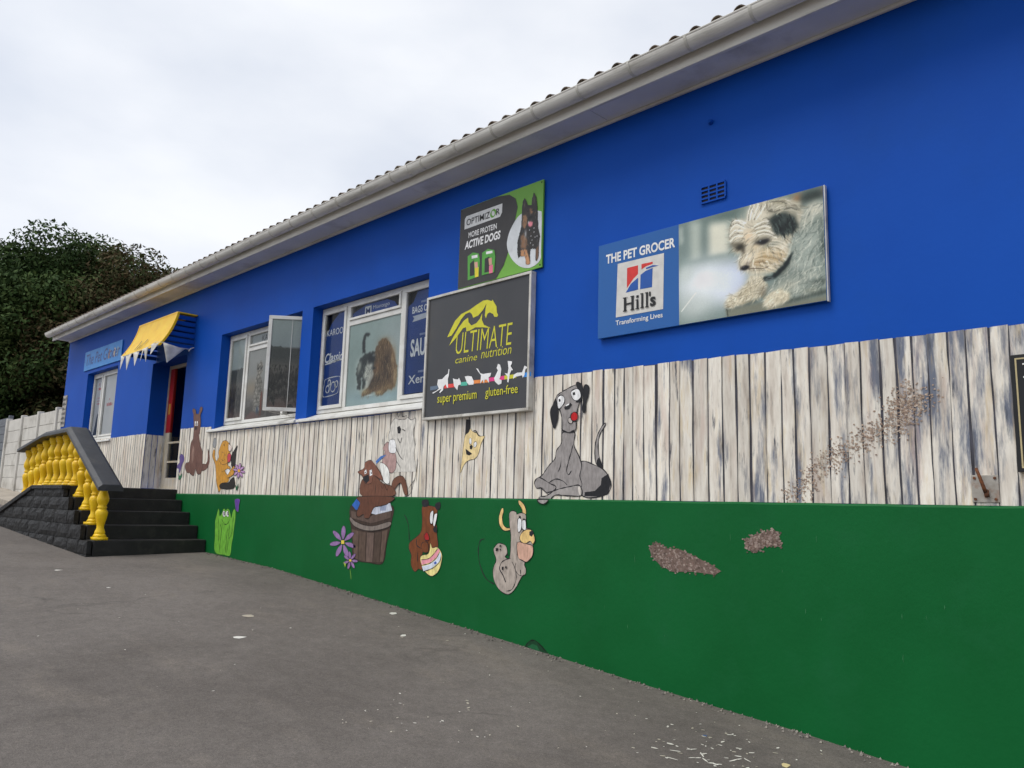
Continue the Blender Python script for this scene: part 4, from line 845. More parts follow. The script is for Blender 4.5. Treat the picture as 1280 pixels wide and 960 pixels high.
ART_SHEPHERD = [
 ('m', '0.196,0.825 0.227,0.937 0.292,0.981 0.363,0.934 0.441,0.854 0.581,0.839 0.596,0.934 0.668,1.013 0.773,0.925 0.82,0.791 0.86,0.588 0.879,0.488 0.953,0.354 0.913,0.246 0.916,0.079 0.851,0.009 0.773,0.037 0.783,0.19 0.606,0.209 0.578,0.169 0.59,0 0.525,-0.028 0.416,0.009 0.376,0.119 0.174,0.154 0.096,0.119 0.043,0.267 0.056,0.396 0.168,0.527 0.196,0.667'),
 ('b', 0.41, 0.742, 0.099, 0.058, '3a2c24', 0.9, 2),
 ('p', '8f6a4a', 1, 0.02, 0.95, '0.233,0.721 0.351,0.728 0.435,0.667 0.404,0.572 0.326,0.522 0.242,0.575'),
 ('p', '7d5a40', 1, 0.02, 0.9, '0.506,0.788 0.624,0.787 0.649,0.727 0.54,0.704'),
 ('p', '8a6548', 2, 0.02, 0.9, '0.174,0.44 0.314,0.452 0.438,0.354 0.429,0.227 0.205,0.264'),
 ('p', 'b5835a', 1, 0.02, 1, '0.189,0.237 0.429,0.227 0.516,0.119 0.587,0.028 0.525,-0.022 0.425,0.009 0.357,0.115 0.196,0.152'),
 ('p', '7a5a42', 1, 0.02, 0.9, '0.783,0.176 0.894,0.234 0.907,0.052 0.832,0.018'),
 ('b', 0.373, 0.446, 0.046, 0.058, 'b9bcc0', 0.8, 2),
 ('b', 0.301, 0.87, 0.031, 0.043, '6b5a50', 0.7, 2),
 ('b', 0.683, 0.894, 0.034, 0.058, '5d5048', 0.7, 2),
 ('f', '0.196,0.825 0.227,0.937 0.292,0.981 0.363,0.934 0.441,0.854 0.581,0.839 0.596,0.934 0.668,1.013 0.773,0.925 0.82,0.791 0.86,0.588 0.879,0.488 0.953,0.354 0.913,0.246 0.916,0.079 0.851,0.009 0.773,0.037 0.783,0.19 0.606,0.209 0.578,0.169 0.59,0 0.525,-0.028 0.416,0.009 0.376,0.119 0.174,0.154 0.096,0.119 0.043,0.267 0.056,0.396 0.168,0.527 0.196,0.667', 110, '0.301,0.582 0.242,0.318|0.702,0.536 0.761,0.234|0.494,0.703 0.519,0.345', 10, ['17181a', '4a4442', '8c6a4c', '2a2727', '5b6068'], 0.3, 0.45),
 ('b', 0.45, 0.763, 0.047, 0.009, '0c0c0c', 1, 4),
 ('b', 0.64, 0.757, 0.043, 0.011, '0c0c0c', 1, 4),
 ('b', 0.565, 0.663, 0.09, 0.018, '0b0b0b', 1, 4),
 ('p', 'd8808c', 1, 0, 1, '0.46,0.593 0.547,0.609 0.649,0.585 0.643,0.536 0.553,0.525 0.472,0.555'),
 ('p', 'd9d9d6', 1, 0, 0.9, '0.46,0.615 0.5,0.619 0.509,0.587 0.469,0.578'),
 ('b', 0.708, 0.437, 0.019, 0.009, 'dadde0', 0.9, 3),
 ('b', 0.593, 0.393, 0.019, 0.008, 'dadde0', 0.9, 3),
 ('b', 0.637, 0.331, 0.018, 0.007, 'dadde0', 0.9, 3),
 ('b', 0.581, 0.296, 0.018, 0.009, 'dadde0', 0.9, 3),
 ('b', 0.752, 0.361, 0.018, 0.009, 'dadde0', 0.9, 3),
 ('b', 0.68, 0.257, 0.019, 0.009, 'dadde0', 0.9, 3),
 ('b', 0.528, 0.485, 0.019, 0.009, 'dadde0', 0.9, 3),
 ('b', 0.705, 0.494, 0.019, 0.009, 'dadde0', 0.9, 3),
 ('b', 0.599, 0.196, 0.019, 0.009, 'dadde0', 0.9, 3),
 ('b', 0.829, 0.367, 0.019, 0.009, 'dadde0', 0.9, 3),
]


def pts_of(s):
    return [tuple(float(q) for q in p.split(',')) for p in s.split()]
def smooth_poly(P, closed=True, k=4):
    n = len(P); out_ = []
    rngi = range(n if closed else n - 1)
    for i in rngi:
        p0 = P[(i - 1) % n] if closed or i > 0 else P[i]
        p1 = P[i]; p2 = P[(i + 1) % n]
        p3 = P[(i + 2) % n] if closed or i + 2 < n else p2
        for j in range(k):
            t = j / k; t2 = t * t; t3 = t2 * t
            out_.append(tuple(0.5 * (2 * p1[a] + (p2[a] - p0[a]) * t + (2 * p0[a] - 5 * p1[a] + 4 * p2[a] - p3[a]) * t2 + (3 * p1[a] - p0[a] - 3 * p2[a] + p3[a]) * t3) for a in (0, 1)))
    if not closed: out_.append(P[-1])
    return out_
def area(P):
    return sum(P[i][0] * P[(i + 1) % len(P)][1] - P[(i + 1) % len(P)][0] * P[i][1] for i in range(len(P))) / 2
def clip_z(P, z, above):
    o = []
    for i in range(len(P)):
        a, b = P[i], P[(i + 1) % len(P)]
        ia = (a[1] >= z) == above; ib = (b[1] >= z) == above
        if ia: o.append(a)
        if ia != ib:
            t = (z - a[1]) / (b[1] - a[1]); o.append((a[0] + (b[0] - a[0]) * t, z))
    return o
def fill(mb, P, y, col):
    if len(P) < 3: return
    tri = tessellate_polygon([[Vector((a, b, 0)) for a, b in P]])
    if area(P) < 0: pass
    mb.add([(a, y, b) for a, b in P], [tuple(t) for t in tri], col)
def stroke(mb, P, wd, y, col, closed=False):
    n = len(P); Lp, Rp = [], []
    for i in range(n):
        a = P[(i - 1) % n] if closed or i > 0 else P[i]
        b = P[(i + 1) % n] if closed or i < n - 1 else P[i]
        dx, dz = b[0] - a[0], b[1] - a[1]
        l = math.hypot(dx, dz) or 1
        w_ = wd / 2 * (0.95 + 0.45 * math.sin(P[i][0] * 71 + P[i][1] * 53)) * (1 if closed else (0.45 if i in (0, n - 1) else 1))
        Lp.append((P[i][0] - dz / l * w_, y, P[i][1] + dx / l * w_)); Rp.append((P[i][0] + dz / l * w_, y, P[i][1] - dx / l * w_))
    m = n if closed else n - 1
    mb.add(Lp + Rp, [(i, (i + 1) % n, n + (i + 1) % n, n + i) for i in range(m)], col)
LEDGE = 0.09; PL_Y = -0.02            # top of the green plinth and how far it stands proud
def figure(name, key, parent, y, mat_, outline=0.006, zsplit=None, k=KP, ink='222226'):
    mb = MB(); step = 0.0004; d = 0
    for it in FIG[key]:
        P = pts_of(it[3])
        y0 = y - d * step
        sides = [(P, y0)]
        if it[0] == 'f':
            if it[2]: P = smooth_poly(P)
            if key == 'optdisc': P = [(min(q[0], -4.7335), q[1]) for q in P]
            parts_ = [(P, y0)] if zsplit is None else [(clip_z(P, zsplit, True), y0), (clip_z(P, zsplit - 0.004, False), y0 + PL_Y)]
            for q, yy in parts_:
                if len(q) > 2:
                    fill(mb, q, yy, lin(it[1], k))
                    if outline and it[2]: stroke(mb, q, outline, yy - step / 2, lin(ink), True)
        else:
            stroke(mb, smooth_poly(P, False), it[2], y0, lin(it[1], k))
        d += 1
    return mb.build(name, mat_, parent, fix=False)

def pieces(name, key, parent, y, mat_, step=0.0):
    for i, it in enumerate(FIG[key]):
        FIG['_one'] = [it]
        figure(name, '_one', parent, y - i * step, mat_, 0)

def text(name, s, bx, y, col, parent, shear=0.0, bold=0.0, mat_=None, k=KP):
    cu = bpy.data.curves.new(name, 'FONT')
    cu.body = s; cu.shear = shear; cu.offset = bold; cu.resolution_u = 4
    to = bpy.data.objects.new(name, cu)
    COL.objects.link(to)
    bpy.context.view_layer.update()
    me = bpy.data.meshes.new_from_object(to.evaluated_get(bpy.context.evaluated_depsgraph_get()))
    bpy.data.objects.remove(to); bpy.data.curves.remove(cu)
    V = [v.co.copy() for v in me.vertices]
    x0, x1 = min(v.x for v in V), max(v.x for v in V); z0, z1 = min(v.y for v in V), max(v.y for v in V)
    mb = MB()
    mb.add([(bx[0] + (v.x - x0) / (x1 - x0) * (bx[1] - bx[0]), y, bx[2] + (v.y - z0) / (z1 - z0) * (bx[3] - bx[2])) for v in V], [tuple(p.vertices) for p in me.polygons], lin(col, k))
    bpy.data.meshes.remove(me)
    return mb.build(name, mat_ or PRINT, parent, fix=False)

# a little painter for the photographs printed on signs and window films
class Art:
    def __init__(s, nx, nz, base):
        s.nx, s.nz = nx, nz
        s.u, s.v = np.meshgrid(np.linspace(0, 1, nx), np.linspace(0, 1, nz))
        s.asp = nx / nz
        s.im = np.zeros((nz, nx, 3)) + np.array([int(base[i:i + 2], 16) for i in (0, 2, 4)]) / 255
        s.al = np.ones((nz, nx))
    def c(s, h): return np.array([int(h[i:i + 2], 16) for i in (0, 2, 4)]) / 255
    def noise(s, f, seed):
        r = np.random.default_rng(seed); g = r.random((f + 2, f + 2))
        x = s.u * f; y = s.v * f; xi = x.astype(int); yi = y.astype(int); fx = x - xi; fy = y - yi
        fx = fx * fx * (3 - 2 * fx); fy = fy * fy * (3 - 2 * fy)
        return (g[yi, xi] * (1 - fx) + g[yi, xi + 1] * fx) * (1 - fy) + (g[yi + 1, xi] * (1 - fx) + g[yi + 1, xi + 1] * fx) * fy
    def mask(s, P, rag=0.0, seed=1):
        u = s.u + (s.noise(40, seed) - .5) * rag; v = s.v + (s.noise(40, seed + 9) - .5) * rag
        m = np.zeros(s.u.shape, bool)
        for i in range(len(P)):
            (x1, y1), (x2, y2) = P[i], P[(i + 1) % len(P)]
            if y1 == y2: continue
            m ^= ((y1 > v) != (y2 > v)) & (u < (x2 - x1) * (v - y1) / (y2 - y1) + x1)
        return m.astype(float)
    def blur(s, m, n):
        for _ in range(3):
            for ax in (0, 1):
                p = np.pad(m, [(n, n) if a == ax else (0, 0) for a in (0, 1)], mode='edge')
                cs = np.cumsum(p, axis=ax); cs = np.insert(cs, 0, 0, axis=ax)
                k = 2 * n + 1
                m = (np.take(cs, range(k, cs.shape[ax]), axis=ax) - np.take(cs, range(0, cs.shape[ax] - k), axis=ax)) / k
        return m
    def lay(s, m, h, a=1.0):
        m = (m * a)[..., None]
        s.im = s.im * (1 - m) + s.c(h) * m
    def poly(s, P, h, soft=1, rag=0.0, a=1.0, seed=1):
        P = pts_of(P) if isinstance(P, str) else P
        m = s.mask(P, rag, seed)
        if soft: m = s.blur(m, soft)
        s.lay(m, h, a); return m
    def blob(s, x, y, rx, ry, h, a=1.0, p=2.0):
        m = np.exp(-(((s.u - x) / rx) ** 2 + ((s.v - y) / ry) ** 2) ** (p / 2))
        s.lay(m, h, a)
    def fur(s, m, n, ang, length, cols, jit=0.5, a=0.5, seed=3, curl=1.0):
        r = np.random.default_rng(seed)
        ys, xs = np.nonzero(m > 0.5)
        if len(ys) == 0: return
        i = r.integers(0, len(ys), n)
        x = xs[i].astype(float); y = ys[i].astype(float)
        th = (ang(x / s.nx, y / s.nz) if callable(ang) else ang) + r.normal(0, jit, n)
        cc = np.array([s.c(h) for h in cols])[r.integers(0, len(cols), n)] * r.uniform(.85, 1.12, (n, 1))
        k = r.normal(0, 0.12 * curl, n); st = int(length)
        for t in range(st):
            xi = np.clip(np.round(x).astype(int), 0, s.nx - 1); yi = np.clip(np.round(y).astype(int), 0, s.nz - 1)
            w = a * (1 - t / st)
            for ox in (0, 1):
                for oy in (0, 1):
                    xj = np.minimum(xi + ox, s.nx - 1); yj = np.minimum(yi + oy, s.nz - 1)
                    s.im[yj, xj] = s.im[yj, xj] * (1 - w) + np.clip(cc, 0, 1) * w
            x += np.cos(th); y += np.sin(th); th = th + k
    def line(s, P, h, w, a):
        P = np.array(smooth_poly(pts_of(P), False, 10)); c = s.c(h)
        m = np.zeros(s.u.shape)
        for (x1, y1), (x2, y2) in zip(P[:-1], P[1:]):
            n = max(2, int(max(abs(x2 - x1) * s.nx, abs(y2 - y1) * s.nz) * 2))
            xi = np.round(np.linspace(x1, x2, n) * (s.nx - 1)).astype(int); yi = np.round(np.linspace(y1, y2, n) * (s.nz - 1)).astype(int)
            for ox in range(w):
                for oy in range(w):
                    k = (xi + ox >= 0) & (xi + ox < s.nx) & (yi + oy >= 0) & (yi + oy < s.nz)
                    m[yi[k] + oy, xi[k] + ox] = 1
        m = m * .7 + s.blur(m, 1) * .3
        s.lay(m, h, a)
    def run(s, items):
        for j, it in enumerate(items):
            if it[0] == 'b': s.blob(it[1], it[2], it[3], it[4], it[5], it[6], it[7])
            elif it[0] == 'p': s.poly(it[5], it[1], it[2], it[3], it[4], seed=j + 2)
            elif it[0] == 'l': s.line(it[4], it[1], it[2], it[3])
            elif it[0] == 'm': s.al = s.mask(pts_of(it[1]), .02)
            elif it[0] == 'f':
                # hair follows the nearest of the given guide strokes
                m = s.mask(pts_of(it[1]), .02, j)
                g = []
                for q in it[3].split('|'):
                    pp = pts_of(q)
                    for p0, p1 in zip(pp[:-1], pp[1:]): g.append((((p0[0] + p1[0]) / 2, (p0[1] + p1[1]) / 2), math.atan2((p1[1] - p0[1]) * s.nz, (p1[0] - p0[0]) * s.nx)))
                gx = np.array([q[0][0] for q in g]); gy = np.array([q[0][1] for q in g]); ga = np.array([q[1] for q in g])
                def ang(x, y):
                    d = (x[:, None] - gx) ** 2 + (y[:, None] - gy) ** 2
                    w = 1 / (d + .003)
                    return np.arctan2((w * np.sin(ga)).sum(1), (w * np.cos(ga)).sum(1))
                s.fur(m, it[2], ang, it[4], it[5], it[6], it[7], 30 + j, .5)
    def grain(s, a, seed=5):
        s.im = np.clip(s.im + (np.random.default_rng(seed).random(s.im.shape[:2])[..., None] - .5) * a, 0, 1)
    def build(s, name, x0, x1, z0, z1, y, parent, k=KP, cut=False):
        im = np.clip(s.im, 0, 1)
        li = np.where(im <= 0.04045, im / 12.92, ((im + 0.055) / 1.055) ** 2.4) * k
        nx, nz = s.nx, s.nz
        vx = x0 + (x1 - x0) * s.u; vz = z0 + (z1 - z0) * s.v
        org = ((x0 + x1) / 2, y, min(z0, z1))
        co = np.stack([vx - org[0], np.zeros_like(vx) , vz - org[2]], -1).reshape(-1, 3)
        idx = np.arange(nx * nz).reshape(nz, nx)
        q = np.stack([idx[:-1, :-1], idx[:-1, 1:], idx[1:, 1:], idx[1:, :-1]], -1).reshape(-1, 4)
        if cut:
            am = s.al.reshape(-1) > .5
            q = q[am[q].all(1)]
        me = bpy.data.meshes.new(name)
        me.vertices.add(len(co)); me.vertices.foreach_set('co', co.ravel())
        me.loops.add(q.size); me.loops.foreach_set('vertex_index', q.ravel().astype(np.int32))
        me.polygons.add(len(q)); me.polygons.foreach_set('loop_start', (np.arange(len(q)) * 4).astype(np.int32))
        me.update(calc_edges=True)
        at = me.color_attributes.new('Col', 'FLOAT_COLOR', 'POINT')
        at.data.foreach_set('color', np.concatenate([np.clip(li, 0, .85), np.ones((nz, nx, 1))], -1).ravel().astype(np.float32))
        me.materials.append(PHOTO)
        o = bpy.data.objects.new(name, me)
        return place(o, parent, (org[0], org[1], org[2] + UP))

# ------------------------------------------------------------------ ground
GX = [-300, -60, -40, -30, -24, -20, -15.9, -11.1, -9.03, -7.6, -6.34, -5.41, -4.63, -3.67, -3.0, -2.44, -1.785, 5, 15, 60, 300]
GZ = [.6, .6, .55, .35, .03, -.22, -.46, -.715, -.807, -.918, -1.018, -1.091, -1.152, -1.231, -1.282, -1.32, -1.382, -1.8, -2.2, -2.6, -2.6]
def ground_z(x, y):
    return float(np.interp(x, GX, GZ)) + 0.022 * max(min(y, 0), -30)
def make_ground():
    xs = [-600, -300, -150, -90] + list(np.arange(-60, -24, 3)) + list(np.arange(-24, 8.01, 0.35)) + [10, 15, 22, 35, 60, 120, 300, 600]
    ys = [-600, -300, -120, -60, -30, -20, -14] + list(np.arange(-10, 0.61, 0.35)) + [2, 5, 10, 20, 60, 150, 400]
    xs = sorted(set(round(float(q), 4) for q in xs) | {q for q in GX}); ys = sorted(set(round(float(q), 4) for q in ys) | {0.0, -30.0})
    mb = MB()
    v = []
    for y in ys:
        for x in xs:
            v.append((x, y, ground_z(x, y)))
    n = len(xs)
    fs = [(j * n + i, j * n + i + 1, (j + 1) * n + i + 1, (j + 1) * n + i) for j in range(len(ys) - 1) for i in range(n - 1)]
    mb.add(v, fs)
    o = mb.build('ground', ASPHALT, None, smooth=True)
    tag(o, 'worn grey sloping asphalt yard in front of the blue shop', 'ground', kind='structure')
make_ground()

# ------------------------------------------------------------------ the shop building
X0, X1 = -18.65, 6.0
TOP = 3.30
bld = empty('shop_building', (-6.3, 4, -1.6), 'long blue shop with green painted base and tiled eaves', 'building')
OPEN = [(-17.21, -15.51, 1.05, 2.43), (-13.80, -12.40, 0.15, 2.26), (-11.21, -8.92, 1.02, 2.41), (-8.66, -6.37, 1.02, 2.41)]
def make_wall():
    xs = sorted({X0, X1} | {q for o in OPEN for q in o[:2]})
    zs = sorted({-2.6, TOP} | {q for o in OPEN for q in o[2:]})
    # finer cells keep the plaster slightly uneven
    def refine(a, st):
        r = []
        for p, q in zip(a[:-1], a[1:]):
            n = max(1, int((q - p) / st)); r += [p + (q - p) * i / n for i in range(n)]
        return r + [a[-1]]
    xs = refine(xs, 0.5); zs = refine(zs, 0.5)
    mb = MB(); idx = {}
    def inside(x, z):
        return any(a < x < b and c < z < d for a, b, c, d in OPEN)
    def vid(i, j):
        if (i, j) not in idx:
            idx[(i, j)] = len(mb.v); mb.v.append((xs[i], 0.0, zs[j]))
        return idx[(i, j)]
    for i in range(len(xs) - 1):
        for j in range(len(zs) - 1):
            if not inside((xs[i] + xs[i + 1]) / 2, (zs[j] + zs[j + 1]) / 2):
                mb.f.append((vid(i, j), vid(i + 1, j), vid(i + 1, j + 1), vid(i, j + 1))); mb.c.append(None)
    for a, b, c, d in OPEN:
        t = 0.32
        for p, q in (((a, c), (a, d)), ((a, d), (b, d)), ((b, d), (b, c)), ((b, c), (a, c))):
            mb.add([(p[0], 0, p[1]), (q[0], 0, q[1]), (q[0], t, q[1]), (p[0], t, p[1])], [(0, 1, 2, 3)])
    # the end walls and the back
    mb.add([(X0, 0, -2.6), (X0, 8, -2.6), (X0, 8, TOP), (X0, 4, TOP + 1.4), (X0, 0, TOP)], [(0, 1, 2, 3, 4)])
    mb.add([(X1, 0, -2.6), (X1, 8, -2.6), (X1, 8, TOP), (X1, 4, TOP + 1.4), (X1, 0, TOP)], [(0, 1, 2, 3, 4)])
    mb.add([(X0, 8, -2.6), (X1, 8, -2.6), (X1, 8, TOP), (X0, 8, TOP)], [(0, 1, 2, 3)])
    return mb.build('wall', BLUE, bld, fix=False)
wall = make_wall()
# shop floor and a dark partition seen through the door glass
box('interior_floor', DARK, bld, X0 + .1, X1 - .1, 0.33, 7.9, 0.02, 0.145)
box('interior_partition', DARK, bld, -16, -8, 3.0, 3.1, 0.15, 3.2)
# green plinth, proud of the wall, with a chamfered ledge
pm = MB(); px_ = list(np.arange(-12.30, X1 + .01, 0.12)); rj = random.Random(2)
for x in px_:
    j = rj.uniform(-.0022, .0022); k_ = rj.uniform(-.0012, .0012)
    pm.v += [(x, 0.0, -2.6), (x, 0.0, LEDGE + j), (x, -0.011 + k_, LEDGE + j), (x, PL_Y, LEDGE - 0.013 + j), (x, PL_Y, -2.6)]
for i in range(len(px_) - 1):
    for k_ in range(1, 4): pm.f.append((i * 5 + k_, i * 5 + k_ + 1, i * 5 + 5 + k_ + 1, i * 5 + 5 + k_)); pm.c.append(None)
pm.f.append((0, 1, 2, 3, 4)); pm.c.append(None)
pl = pm.build('plinth', GREEN, bld)

# eaves: soffit boards, fascia, beads, gutter with straps
sof = empty('soffit', (-6, -0.16, 3.27), parent=bld)
xa = X0 + 0.02
while xa < X1:
    xb = min(xa + 2.44, X1)
    box('soffit_board', SOFFIT, sof, xa, xb - 0.006, -0.318, -0.001, 3.272, 3.284)
    xa = xb
box('wall_bead', GUTTER, sof, X0 + .01, X1, -0.030, -0.002, 3.246, 3.271, bevel=0.005)
fas = box('fascia', GUTTER, bld, X0, X1, -0.345, -0.320, 3.235, 3.43, bevel=0.003)
box('fascia_bead', GUTTER, fas, X0 + .005, X1, -0.319, -0.295, 3.248, 3.271, bevel=0.004)
GC, GRAD = (-0.424, 3.372), 0.076
def gutter_profile(r0, r1, lip=True):
    o_ = [(GC[0] + r0 * math.cos(t), GC[1] + r0 * math.sin(t)) for t in np.linspace(math.pi, 2 * math.pi, 15)]
    i_ = [(GC[0] + r1 * math.cos(t), GC[1] + r1 * math.sin(t)) for t in np.linspace(2 * math.pi, math.pi, 15)]
    return o_ + i_
gut = MB().prism(gutter_profile(GRAD, GRAD - 0.005), X0 - 0.02, X1).build('gutter', GUTTER, bld, smooth=False)
MB().tube([(X0 - 0.02, GC[0] - GRAD + .002, GC[1] + .003), (X1, GC[0] - GRAD + .002, GC[1] + .003)], 0.008, 6).build('gutter_lip', GUTTER, gut)
MB().prism([(GC[0] + (GRAD - .001) * math.cos(t), GC[1] + (GRAD - .001) * math.sin(t)) for t in np.linspace(math.pi, 2 * math.pi, 15)], X0 - 0.024, X0 - 0.02).build('gutter_stop_end', GUTTER, gut)
strap0 = None
xk = -2.42
k = 0
xs_ = [-2.42 + 0.507 * i for i in range(-4, 32)]
STRAP = mat('gutter_strap_paint', lin('c4c2ba', 1.1), lin('b3b0a6', 1.1), rough=0.5)
for xs0 in [-2.42 - 0.507 * i for i in range(-5, 32)]:
    if strap0 is None:
        strap0 = MB().prism(gutter_profile(GRAD + 0.005, GRAD), xs0 - 0.011, xs0 + 0.011).build('gutter_strap', STRAP, gut)
        sl = WL[strap0.name]
    else:
        copy_of(strap0, gut, (xs0, sl.y, sl.z - UP))
MB().prism(gutter_profile(GRAD + 0.006, GRAD), -6.30, -6.18).build('gutter_joint', GUTTER, gut)

# roof: rolls of tile; the two courses at the eave tile by tile
roof = empty('roof', (-6, 4, 3.4), parent=bld)
PITCH = 0.35; TP = 0.178; TL = 0.40
def tile_mesh(n_rolls=1, length=TL):
    prof = [(-TP / 2, 0.0), (-0.050, 0.0)] + [(0.048 * math.cos(t), 0.048 * math.sin(t)) for t in np.linspace(math.pi, 0, 9)] + [(0.050, 0.0), (TP / 2 - .002, 0.0)]
    low = [(a, b - 0.011) if abs(a) > 0.049 else (a * 0.86, b * 0.86) for a, b in prof]
    mb = MB(); n = len(prof)
    dz = length * PITCH
    v = [(a, 0, b) for a, b in prof] + [(a, 0, b) for a, b in low] + [(a, length, b + dz - .014) for a, b in prof] + [(a, length, b + dz - .014) for a, b in low]
    fs = []
    for i in range(n - 1):
        fs += [(i, i + 1, n + i + 1, n + i), (i, 2 * n + i, 2 * n + i + 1, i + 1), (n + i, n + i + 1, 3 * n + i + 1, 3 * n + i), (2 * n + i, 3 * n + i, 3 * n + i + 1, 2 * n + i + 1)]
    fs += [(0, n, 3 * n, 2 * n), (n - 1, 2 * n - 1, 4 * n - 1, 3 * n - 1)]
    return mb.add(v, fs)
tm = tile_mesh().mesh('roof_tile'); tm.materials.append(TILE)
EY, EZ = -0.42, 3.426
ntile = int((X1 - X0) / TP)
rest = MB(); tb = tile_mesh()
for c_ in range(11):
    for i in range(ntile):
        x = X0 + TP / 2 + i * TP
        y = EY + c_ * 0.36; z = EZ + c_ * 0.36 * PITCH + 0.016 * c_ * 0
        if c_ < 2 and x < 0:
            o = bpy.data.objects.new('roof_tile', tm)
            place(o, roof, (x, y, z + UP + random.uniform(-.002, .002)))
            o.rotation_euler = (random.uniform(-.008, .008), random.uniform(-.006, .006), random.uniform(-.01, .01))
        else:
            rest.add([(a + x, b + y, h + z) for a, b, h in tb.v], tb.f)
ro = rest.build('upper_tiles', TILE, roof, fix=False); ro['kind'] = 'stuff'
box('roof_deck', DARK, roof, X0 + .05, X1, -0.31, 0.0, 3.36, 3.375)
MB().add([(X0, -.36, 3.40), (X1, -.36, 3.40), (X1, 4, 3.40 + 4.36 * PITCH), (X0, 4, 3.40 + 4.36 * PITCH), (X0, 8.4, 3.36), (X1, 8.4, 3.36)], [(0, 1, 2, 3), (3, 2, 5, 4)]).build('roof_slope', TILE, roof, fix=False)
MB().prism([(-.34, 3.28), (-.34, 3.415), (4, 3.415 + 4.34 * PITCH), (4, 3.28 + 4.34 * PITCH)], X0 - .022, X0 - .001).build('barge_board', GUTTER, roof)

# ------------------------------------------------------------------ painted planks on the wall
def plank_top(x):
    if x < -12.40: return 1.075
    if x < -11.28: return 1.085 - 0.02 * (x + 12.4)
    if x < -6.33: return 0.968
    return float(np.interp(x, [-6.33, -4.7, -1.1, 2], [1.15, 1.148, 1.088, 1.06]))
DOORGAP = (-13.80, -12.40)
for a, b in ((-17.2, -13.80), (-12.40, 1.6)):
    mb = MB()
    pr = [(x, plank_top(x) - 0.004) for x in np.arange(a, b, 0.05)] + [(b, plank_top(b) - .004)]
    bot = 0.150 if a < -13 else LEDGE
    for (xa, za), (xb, zb) in zip(pr[:-1], pr[1:]):
        mb.add([(xa, -0.002, bot), (xb, -0.002, bot), (xb, -0.002, zb), (xa, -0.002, za)], [(0, 1, 2, 3)])
    mb.build('plank_mural_ground', GROOVE, wall, fix=False)
x = -17.18
while x < 1.5:
    wd = random.uniform(0.088, 0.122)
    xe = x + wd
    if x < DOORGAP[0] and xe > DOORGAP[0]: xe = DOORGAP[0] - 0.004
    if DOORGAP[0] - 0.02 <= x < DOORGAP[1]: x = DOORGAP[1] + 0.004; continue
    top = min(plank_top(x), plank_top(xe)) + random.uniform(-0.006, 0.003)
    bot = (0.152 if x < -13 else LEDGE + 0.001)
    gl = random.uniform(0.002, 0.007); gr = random.uniform(0.003, 0.009)
    n = 9; Lp = []; Rp = []
    ph = random.random() * 9; fr = random.uniform(4, 9); lean = random.uniform(-.006, .006)
    for i in range(n):
        t = i / (n - 1); z = bot + (top - bot) * t
        wob = 0.003 * math.sin(fr * z + ph) + lean * t
        Lp.append((x + gl + wob + random.uniform(-.0015, .0015) , -0.0045, z))
        Rp.append((xe - gr + wob + random.uniform(-.002, .002), -0.0045, z + (random.uniform(-.004, .004) if i == n - 1 else 0)))
    if x < DOORGAP[0]: Rp = [(min(q[0], DOORGAP[0] - .003), q[1], q[2]) for q in Rp]
    MB().add(Lp + Rp, [(i, n + i, n + i + 1, i + 1) for i in range(n - 1)]).build('painted_plank', PLANK, wall, fix=False)
    x = xe

jb = [(0.002, .10), (.105, .19), (.196, .285)]
for y0_, y1_ in jb:
    MB().add([(-13.797, y0_, .172), (-13.797, y1_, .172), (-13.797, y1_ - .002, 1.06), (-13.797, y0_ + .003, 1.062)], [(0, 1, 2, 3)]).build('painted_plank', PLANK, wall, fix=False)

# ------------------------------------------------------------------ painted animals, flowers and soil
YU = -0.0065
YD = PL_Y - 0.002
figure('painted_violet', 'violet', wall, YU, MURAL, 0.003)['label'] = 'painted purple flower beside the doorway'
figure('painted_dog', 'sitting', wall, YU, MURAL)['label'] = 'painted tall brown dog sitting beside the doorway'
figure('painted_dog', 'orange', wall, YU, MURAL)['label'] = 'painted golden dog with spoon and pink flower'
figure('painted_dog', 'fluffy', wall, YU, MURAL, 0.005)['label'] = 'painted shaggy white dog with bath mitt'
figure('painted_barrel', 'barrel', pl, YD, MURAL, 0.008, ink='2a211c')['label'] = 'painted brown wooden wash barrel'
figure('painted_dog', 'wetdog', wall, YU - .006, MURAL, 0.006, ink='3a2720')['label'] = 'painted brown dog bathing in the barrel'
figure('painted_flowers', 'flowers', pl, YD, MURAL, 0.005, ink='4a3a55')['label'] = 'painted pair of mauve daisies'
figure('painted_leaf_face', 'green', pl, YD, MURAL, 0.006, ink='2f5a22')['label'] = 'painted smiling light green leaf'
figure('painted_puppy', 'pup', pl, YD, MURAL)['label'] = 'painted brown puppy hugging striped egg'
figure('painted_cat', 'yellow', wall, YU, MURAL, 0.004)['label'] = 'painted yellow face peeking between planks'
figure('painted_dog', 'beige', pl, YD, MURAL)['label'] = 'painted beige dog sitting up on green'
figure('painted_dog', 'grey', wall, YU, MURAL, 0.008, zsplit=LEDGE)['label'] = 'painted grey dog with black ears and red tongue'
def inside_poly(P, x, z):
    r = False
    for i in range(len(P)):
        (x1, y1), (x2, y2) = P[i], P[(i + 1) % len(P)]
        if (y1 > z) != (y2 > z) and x < (x2 - x1) * (z - y1) / (y2 - y1) + x1: r = not r
    return r
